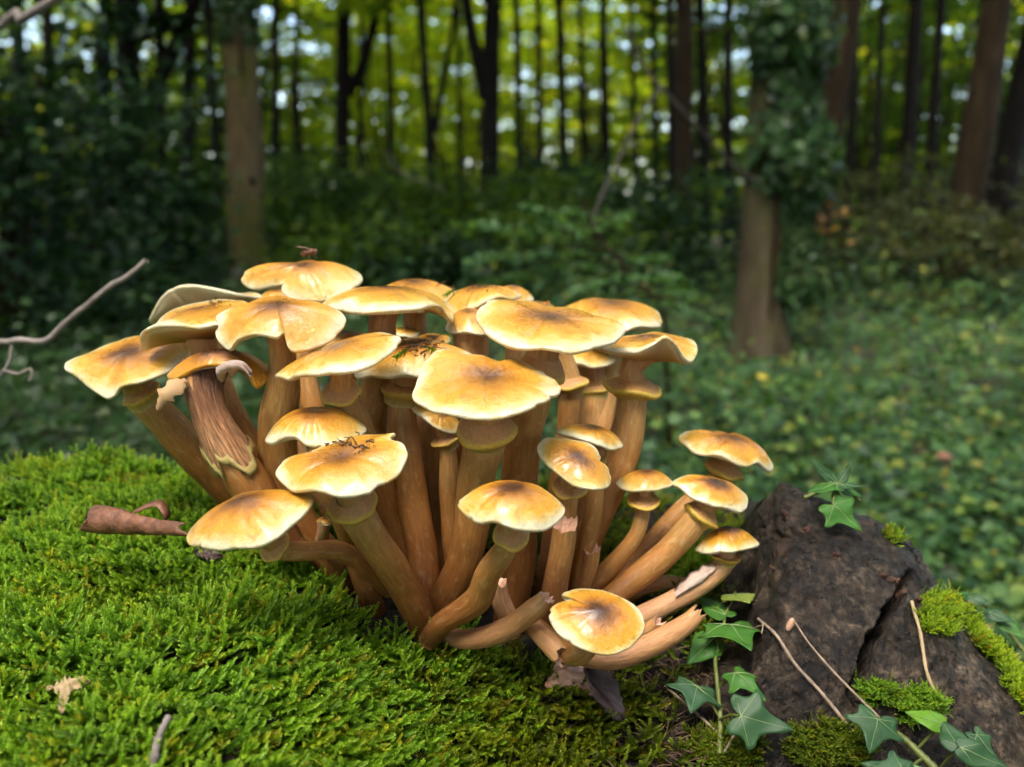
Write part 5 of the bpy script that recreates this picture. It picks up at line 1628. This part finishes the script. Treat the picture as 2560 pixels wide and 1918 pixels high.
# evergreen thicket on the dark side
GB = 'dark evergreen bushes under the trees'
for i, (px, Y, hw, hg, n) in enumerate([(40, 4.6, .75, 1.9, 3200), (250, 6.2, .75, 1.5, 3000), (-180, 6.0, 1.1, 2.6, 3200), (150, 8.2, .9, 2.3, 3000), (410, 9.0, .6, 1.5, 2200), (430, 6.8, .40, .9, 1500)]):
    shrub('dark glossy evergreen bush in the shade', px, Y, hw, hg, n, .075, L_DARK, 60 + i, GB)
GM = 'low dark shrubs below the bright leaves'
for i, (px, Y, hw, hg, n) in enumerate([(760, 9.5, 1.0, 1.15, 3600), (930, 10.5, 1.1, 1.25, 3600), (1110, 9.2, 1.0, 1.05, 3600), (1300, 10.5, 1.1, 1.2, 3200), (1480, 9.0, 1.0, 1.0, 3200), (1620, 8.2, .9, .95, 3000), (960, 7.2, .8, .50, 2400), (1090, 6.6, .8, .45, 2400), (1260, 7.0, .8, .6, 2400)]):
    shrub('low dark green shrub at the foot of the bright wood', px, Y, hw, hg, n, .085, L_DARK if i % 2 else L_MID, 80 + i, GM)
GO = 'olive brushwood beyond the undergrowth'
for i, (px, Y, hw, hg, n) in enumerate([(2180, 7.5, .9, .85, 2000), (2360, 6.6, .9, .75, 2000), (2540, 7.2, 1.0, .9, 2000), (2260, 9.5, 1.3, 1.2, 2200), (2480, 10.5, 1.5, 1.4, 2200), (2080, 8.8, .9, .9, 1800), (2660, 9, 1.3, 1.4, 1800)]):
    shrub('dull olive brushwood bush behind the undergrowth', px, Y, hw, hg, n, .07, L_OLIVE, 100 + i, GO, layered=True)
# understorey saplings with flat sprays
GU = 'young beeches with flat leaf sprays'
for i, (px, Y, hw, hg, n, m_) in enumerate([(1300, 17, 1.8, 5.2, 4200, L_SUNTINT), (980, 17.5, 2.0, 5.4, 4600, L_SUNTINT), (760, 18, 2.0, 5.4, 4200, L_SUNTINT), (1520, 17, 1.8, 5.4, 4200, L_SUNTINT), (1700, 15, 1.5, 4.6, 3600, L_MID), (2150, 15, 1.7, 4.8, 4200, L_MID), (2350, 16, 1.9, 5.2, 4200, L_MID), (2560, 15, 1.9, 5.2, 3600, L_MID), (520, 15, 1.4, 4.4, 3200, L_MID), (1150, 20, 2.4, 6.5, 4800, L_SUNTINT), (870, 23, 2.6, 7.0, 4800, L_SUNTINT), (1430, 23, 2.6, 7, 4800, L_SUNTINT), (640, 14, 1.4, 4.4, 3000, L_MID), (350, 14, 1.8, 4.8, 3600, L_MID), (2250, 17, 2.2, 6.0, 4600, L_MID), (2480, 18, 2.4, 6.4, 4600, L_MID), (2050, 18, 2.2, 6.0, 4200, L_MID), (1850, 15, 1.8, 4.8, 3600, L_MID)]):
    shrub('young beech with flat green leaf sprays back in the wood', px, Y, hw, hg, n, .11 if Y < 19 else .14, m_, 130 + i, GU, layered=True, z0=.7, name='young_beech', cat='tree')

def far_wood():
    r = np.random.RandomState(9)
    nb = 7600
    Y = r.uniform(26, 46, nb); x = r.uniform(-.80, .80, nb) * Y
    z = .1 + 15 * r.rand(nb) ** 1.5
    A = np.stack([x, Y, z], 1)
    # gaps where the sky looks through
    keep = nz(A * np.array([1, .25, 1]), .55, 90) < .80
    A = A[keep]; k = len(A)
    a = r.uniform(0, 6.283, k)
    D = norm(np.stack([np.cos(a), np.sin(a), r.normal(size=k) * .2 + .1], 1))
    V, T_ = spray_leaves(r, A, D, r.uniform(1.2, 2.8, k), 40, .34, .2)
    o = mk('distant_foliage', V, T_, L_SUNTINT, smooth=False)
    tag(o, 'foliage of the distant wood, sunlight put into its yellow green, sky sparkling through', 'foliage', kind='stuff')
far_wood()

def high_shade_canopy():
    """unseen high crowns added over the wood behind: the roof that keeps the dark side dark"""
    r = np.random.RandomState(19)
    nb = 2600
    x = r.uniform(-14, 12, nb); Y = r.uniform(5.5, 24, nb); z = r.uniform(7, 10.5, nb)
    keep = ~((x > -.16 * Y) & (x < .12 * Y + 1.2) & (Y > 12.5)) | (r.rand(nb) < .10)  # left open so light reaches the far middle foliage
    keep &= (x < 1) | (r.rand(nb) < .5)
    A = np.stack([x, Y, z], 1)[keep]; k = len(A)
    a = r.uniform(0, 6.283, k)
    D = norm(np.stack([np.cos(a), np.sin(a), r.normal(size=k) * .2 + .1], 1))
    V, T_ = spray_leaves(r, A, D, r.uniform(1.2, 2.4, k), 40, .26, .2)
    o = mk('shade_canopy', V, T_, L_MID, smooth=False)
    tag(o, 'unseen high leaf roof added above the tree trunks to shade the wood', 'foliage', kind='stuff')
high_shade_canopy()
def near_shade_canopy():
    """unseen leaf roof added to dim the log, with one gap shaped for its light"""
    r = np.random.RandomState(29)
    def blades(A, per, size, ln):
        k = len(A); a = r.uniform(0, 6.283, k)
        D = norm(np.stack([np.cos(a), np.sin(a), r.normal(size=k) * .2 + .1], 1))
        return spray_leaves(r, A, D, r.uniform(ln[0], ln[1], k), per, size, .2)[0].reshape(-1, 4, 3)
    nb = 1800
    A = np.stack([r.uniform(-9, 9, nb), r.uniform(-9, 7.5, nb), r.uniform(4.8, 7.6, nb)], 1)
    A = A[~((A[:, 0] > .1) & (A[:, 1] > .9) & (r.rand(nb) < .80))]
    Q = blades(A, 40, .22, (1.0, 2.0))
    c = Q.mean(1)
    d = norm(c - np.array([.02, .42, .62]))
    ang = np.degrees(np.arccos(np.clip(d @ _d, -1, 1))) + 3.5 * nz(c, .8, 61)
    zen = np.degrees(np.arccos(np.clip(d[:, 2], -1, 1)))
    hole = (zen < 46) & (nz(c * np.array([1, 1, 0]), 1.15, 62) > .42)  # openings cut overhead to give the caps sky highlights
    Q = Q[((ang > GAP) & ~hole) | (r.rand(len(c)) < .04)]
    n4 = len(Q); ii = np.arange(n4)[:, None] * 4
    o = mk('shade_canopy', Q.reshape(-1, 3), np.vstack([ii + np.array([[0, 1, 2]]), ii + np.array([[0, 2, 3]])]), L_MID, smooth=False)
    tag(o, 'unseen leaf roof added above the fallen log to dim its light, open in one gap', 'foliage', kind='stuff')
    # unseen foliage added behind and beside the camera to block low sky light
    nb = 1750
    th = r.uniform(math.radians(128), math.radians(412), nb); rr = r.uniform(6, 9.5, nb)
    A = np.stack([np.cos(th) * rr, np.sin(th) * rr * .9, r.uniform(.1, 6.3, nb)], 1)
    Q = blades(A, 40, .24, (1.0, 1.8))
    n4 = len(Q); ii = np.arange(n4)[:, None] * 4
    o = mk('sky_blocking_foliage', Q.reshape(-1, 3), np.vstack([ii + np.array([[0, 1, 2]]), ii + np.array([[0, 2, 3]])]), L_MID, smooth=False)
    tag(o, 'unseen green foliage added around the fallen log to block low sky light', 'foliage', kind='stuff')
near_shade_canopy()

# ivy on the two trunks
def trunk_ivy(label, p0, p1, Y, wpx, y0, y1, n, size, seed, side=1.0, spread=1.7, xoff=0.):
    r = np.random.RandomState(seed)
    t = r.rand(n)
    a = r.uniform(math.pi * 1.02, math.pi * 1.98, n)
    w_ = wpx * mpp(Y) / 2
    py = y0 + (y1 - y0) * t
    cx = p0[0] + (p1[0] - p0[0]) * (py - p0[1]) / (p1[1] - p0[1])
    wid = spread * (.55 + .45 * np.sin(t * 17 + seed) * .5 + .35 * sstep(0, .5, t))
    C = np.array([P(cx[i] + xoff * (1 - t[i]), py[i], Y) for i in range(n)])
    out = np.stack([np.cos(a), np.sin(a), np.zeros(n)], 1)
    C += out * (w_ * np.maximum(1.02, wid * r.uniform(.6, 1.25, n)))[:, None]
    D = np.stack([r.normal(size=n) * .5, r.normal(size=n) * .4, -1 + r.normal(size=n) * .4], 1)
    N = out + np.array([0, 0, .55]) + r.normal(size=(n, 3)) * .35
    L = size * r.uniform(.6, 1.35, n)
    V, T_ = leaf_mesh(C, D, N, L, L * .45, .2, lobed=True)
    base = P(cx[0], 820, Y); base[2] = 0
    root = thing('climbing_ivy', label, 'ivy', C.mean(0))
    mk('foliage', V, T_, L_IVY, root, smooth=False)
    st = np.array([P(cx0, py0, Y - w_ * 1.03) for cx0, py0 in ((p0[0] + (p1[0] - p0[0]) * (q - p0[1]) / (p1[1] - p0[1]) + xoff * .3, q) for q in np.linspace(y0 + 60, y1, 8))])
    v, q, *_ = tube(catmull(st, 24), np.full(24, w_ * .09), 6)
    mk('stem', v, q, B_MID, root)
trunk_ivy('thick curtain of dark ivy climbing the old trunk in the undergrowth', (1900, 800), (1945, 40), 4.6, 118, 765, -120, 2200, .060, 1, spread=1.65, xoff=85)
trunk_ivy('ivy cloaking the upper part of the straight pale beech trunk', (622, 640), (598, 60), 7.5, 92, 120, -120, 240, .07, 2, spread=1.1)
def orange_sprig():
    r = np.random.RandomState(8)
    C = np.array([P(2050 + r.normal() * 45, 545 + r.normal() * 28, 4.5) for _ in range(26)])
    V, T_ = leaf_mesh(C, r.normal(size=(26, 3)), np.array([0, -.4, 1.]) + r.normal(size=(26, 3)) * .4, np.full(26, .05), np.full(26, .017))
    root = thing('autumn_sprig', 'sprig of orange autumn leaves sticking out beside the ivy wrapped trunk', 'branch', C.mean(0))
    mk('foliage', V, T_, L_ORANGE, root, smooth=False)
    v, q, *_ = tube(catmull([P(1950, 520, 4.55), P(2000, 545, 4.5), P(2060, 550, 4.5), P(2130, 520, 4.5)], 16), np.linspace(.008, .003, 16), 6)
    mk('stem', v, q, B_MID, root)
orange_sprig()

# bare branches hanging in the mid distance
M_BARE = simple_mat('dim_branch_bark', (.085, .066, .052), .85, .5, 40, .6, .004)
def bare(label, pts, w0, w1):
    p = catmull(pts, 40)
    v, q, *_ = tube(p, np.linspace(w0, w1, 40), 8)
    o = mk('bare_branch', v, q, M_BARE); tag(o, label, 'branch')
bare('bare fallen branch arching into the ivy wrapped trunk', [P(1560, 60, 3.9), P(1600, 150, 3.9), P(1640, 205, 3.9), P(1700, 270, 3.95), P(1770, 345, 4.1), P(1850, 430, 4.3), P(1905, 455, 4.42)], .005, .009)
bare('thin bare branch hanging beside the flat leaf sprays', [P(1655, 215, 3.9), P(1600, 290, 3.8), P(1545, 400, 3.7), P(1500, 500, 3.5), P(1475, 580, 3.3)], .006, .004)
bare('thin bare twig behind the top mushrooms in front of dark shrubs', [P(970, 380, 5.5), P(1000, 430, 5.5), P(1060, 455, 5.5), P(1115, 478, 5.4)], .005, .003)

# the near sapling with flat leaf sprays, behind the top row of caps
def near_sapling():
    Y = 2.5
    r = np.random.RandomState(33)
    st = [np.array([P(1690, 800, Y)[0], Y, -.02]), P(1660, 800, Y), P(1625, 735, Y), P(1560, 665, Y), P(1510, 610, Y), P(1482, 570, Y), P(1462, 500, Y)]
    root = thing('sapling', 'sapling with flat layered sprays of fresh green leaves behind the mushrooms', 'sapling', st[0])
    p = catmull(st, 40)
    parts = [tube(p, np.linspace(.010, .003, 40), 8)[:2]]
    A, D, Ln = [], [], []
    spec = [(1500, 600, 1215, 560), (1520, 625, 1210, 640), (1540, 650, 1230, 690), (1500, 590, 1340, 520), (1480, 570, 1560, 530), (1570, 680, 1440, 720), (1590, 700, 1680, 690), (1610, 720, 1720, 735), (1540, 650, 1650, 640), (1600, 715, 1530, 760), (1470, 520, 1380, 545), (1630, 740, 1790, 800), (1630, 745, 1560, 800)]
    for ax, ay, tx, ty in spec:
        yy = Y + r.uniform(-.25, .3)
        a, t = P(ax, ay, Y), P(tx, ty, yy)
        parts.append(tube(catmull([a, (a + t) / 2 + np.array([0, 0, .015]), t], 10), np.linspace(.004, .0015, 10), 5)[:2])
        A.append(a + (t - a) * .15); D.append(norm(t - a)); Ln.append(np.linalg.norm(t - a))
    v, f = cat_mesh(parts)
    mk('stem', v, f, B_MID, root)
    V, T_ = spray_leaves(r, np.array(A), np.array(D), np.array(Ln), 74, .034, .10, .26, .05)
    mk('foliage', V, T_, L_SPRAY, root, smooth=False)
near_sapling()

# undergrowth on the ground
def undergrowth():
    r = np.random.RandomState(77)
    n = 60000
    Y = .85 * np.exp(r.rand(n) * math.log(11.5 / .85))
    x = r.uniform(-.72, .72, n) * Y
    z = np.abs(r.normal(size=n)) * .10 * np.minimum(1.7, .45 + Y * .17) * (1 + .95 * nz(np.stack([x, Y, 0 * x], 1), 2.2, 51)) + .008
    C = np.stack([x, Y, z], 1)
    keep = ~((Y < .95) & (np.abs(x) < .35)) & (nz(C * [1, 1, 0], 3.1, 52) > -1.6)
    C = C[keep]; x = x[keep]; Y = Y[keep]; n = len(C)
    D = r.normal(size=(n, 3)) * [1, 1, .35]
    N = np.array([0, -.2, 1.]) + r.normal(size=(n, 3)) * .38
    L = r.uniform(.022, .05, n) * np.clip(.75 + Y * .11, .8, 1.7)
    left = (x < -.12 * Y + .12 * nz(C * [1, 1, 0], 1.5, 53))  # this side takes darker leaves, standing in for shade
    # beyond the frame, on both sides
    m2 = 26000
    Y2 = .3 + 10.5 * r.rand(m2) ** 1.3; sd = np.where(r.rand(m2) < .5, -1, 1)
    x2 = sd * (Y2 * .70 + .75 + r.rand(m2) * (3.2 + .5 * Y2))
    C2 = np.stack([x2, Y2, np.abs(r.normal(size=m2)) * .11 + .01], 1)
    C = np.vstack([C, C2]); D = np.vstack([D, r.normal(size=(m2, 3)) * [1, 1, .35]]); N = np.vstack([N, np.array([0, -.2, 1.]) + r.normal(size=(m2, 3)) * .38])
    L = np.concatenate([L, r.uniform(.04, .085, m2)]); left = np.concatenate([left, sd < 0])
    for sel, mt, lb in ((~left, L_HERB, 'low green herbs and ivy covering the lit forest floor'), (left, L_IVY, 'ivy carpet on the shaded forest floor, shade put into its darker green')):
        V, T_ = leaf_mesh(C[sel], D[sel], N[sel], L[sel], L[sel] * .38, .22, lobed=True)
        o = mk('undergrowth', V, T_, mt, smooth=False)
        tag(o, lb, 'undergrowth', kind='stuff')
undergrowth()
def ground_leaf(label, px, py, Y, L, mat, seed):
    r = np.random.RandomState(seed)
    c = P(px, py, Y)
    flat_leaf('fallen_leaf', label, c, c + norm(np.array([1, r.normal() * .5, .05])) * L, .32, mat, (0, -.45, .9), seed, .2, 'fallen leaf', .05)
M_YL = simple_mat('yellow_leaf', (.55, .42, .03), .5, .2, 60, .2, .001)
ground_leaf('bright yellow fallen leaf in the undergrowth before the ivy wrapped trunk', 1895, 945, 3.0, .055, M_YL, 1)
ground_leaf('brown fallen leaf in the undergrowth beyond the stump', 2340, 1140, 2.2, .04, M_DEADLEAF, 2)
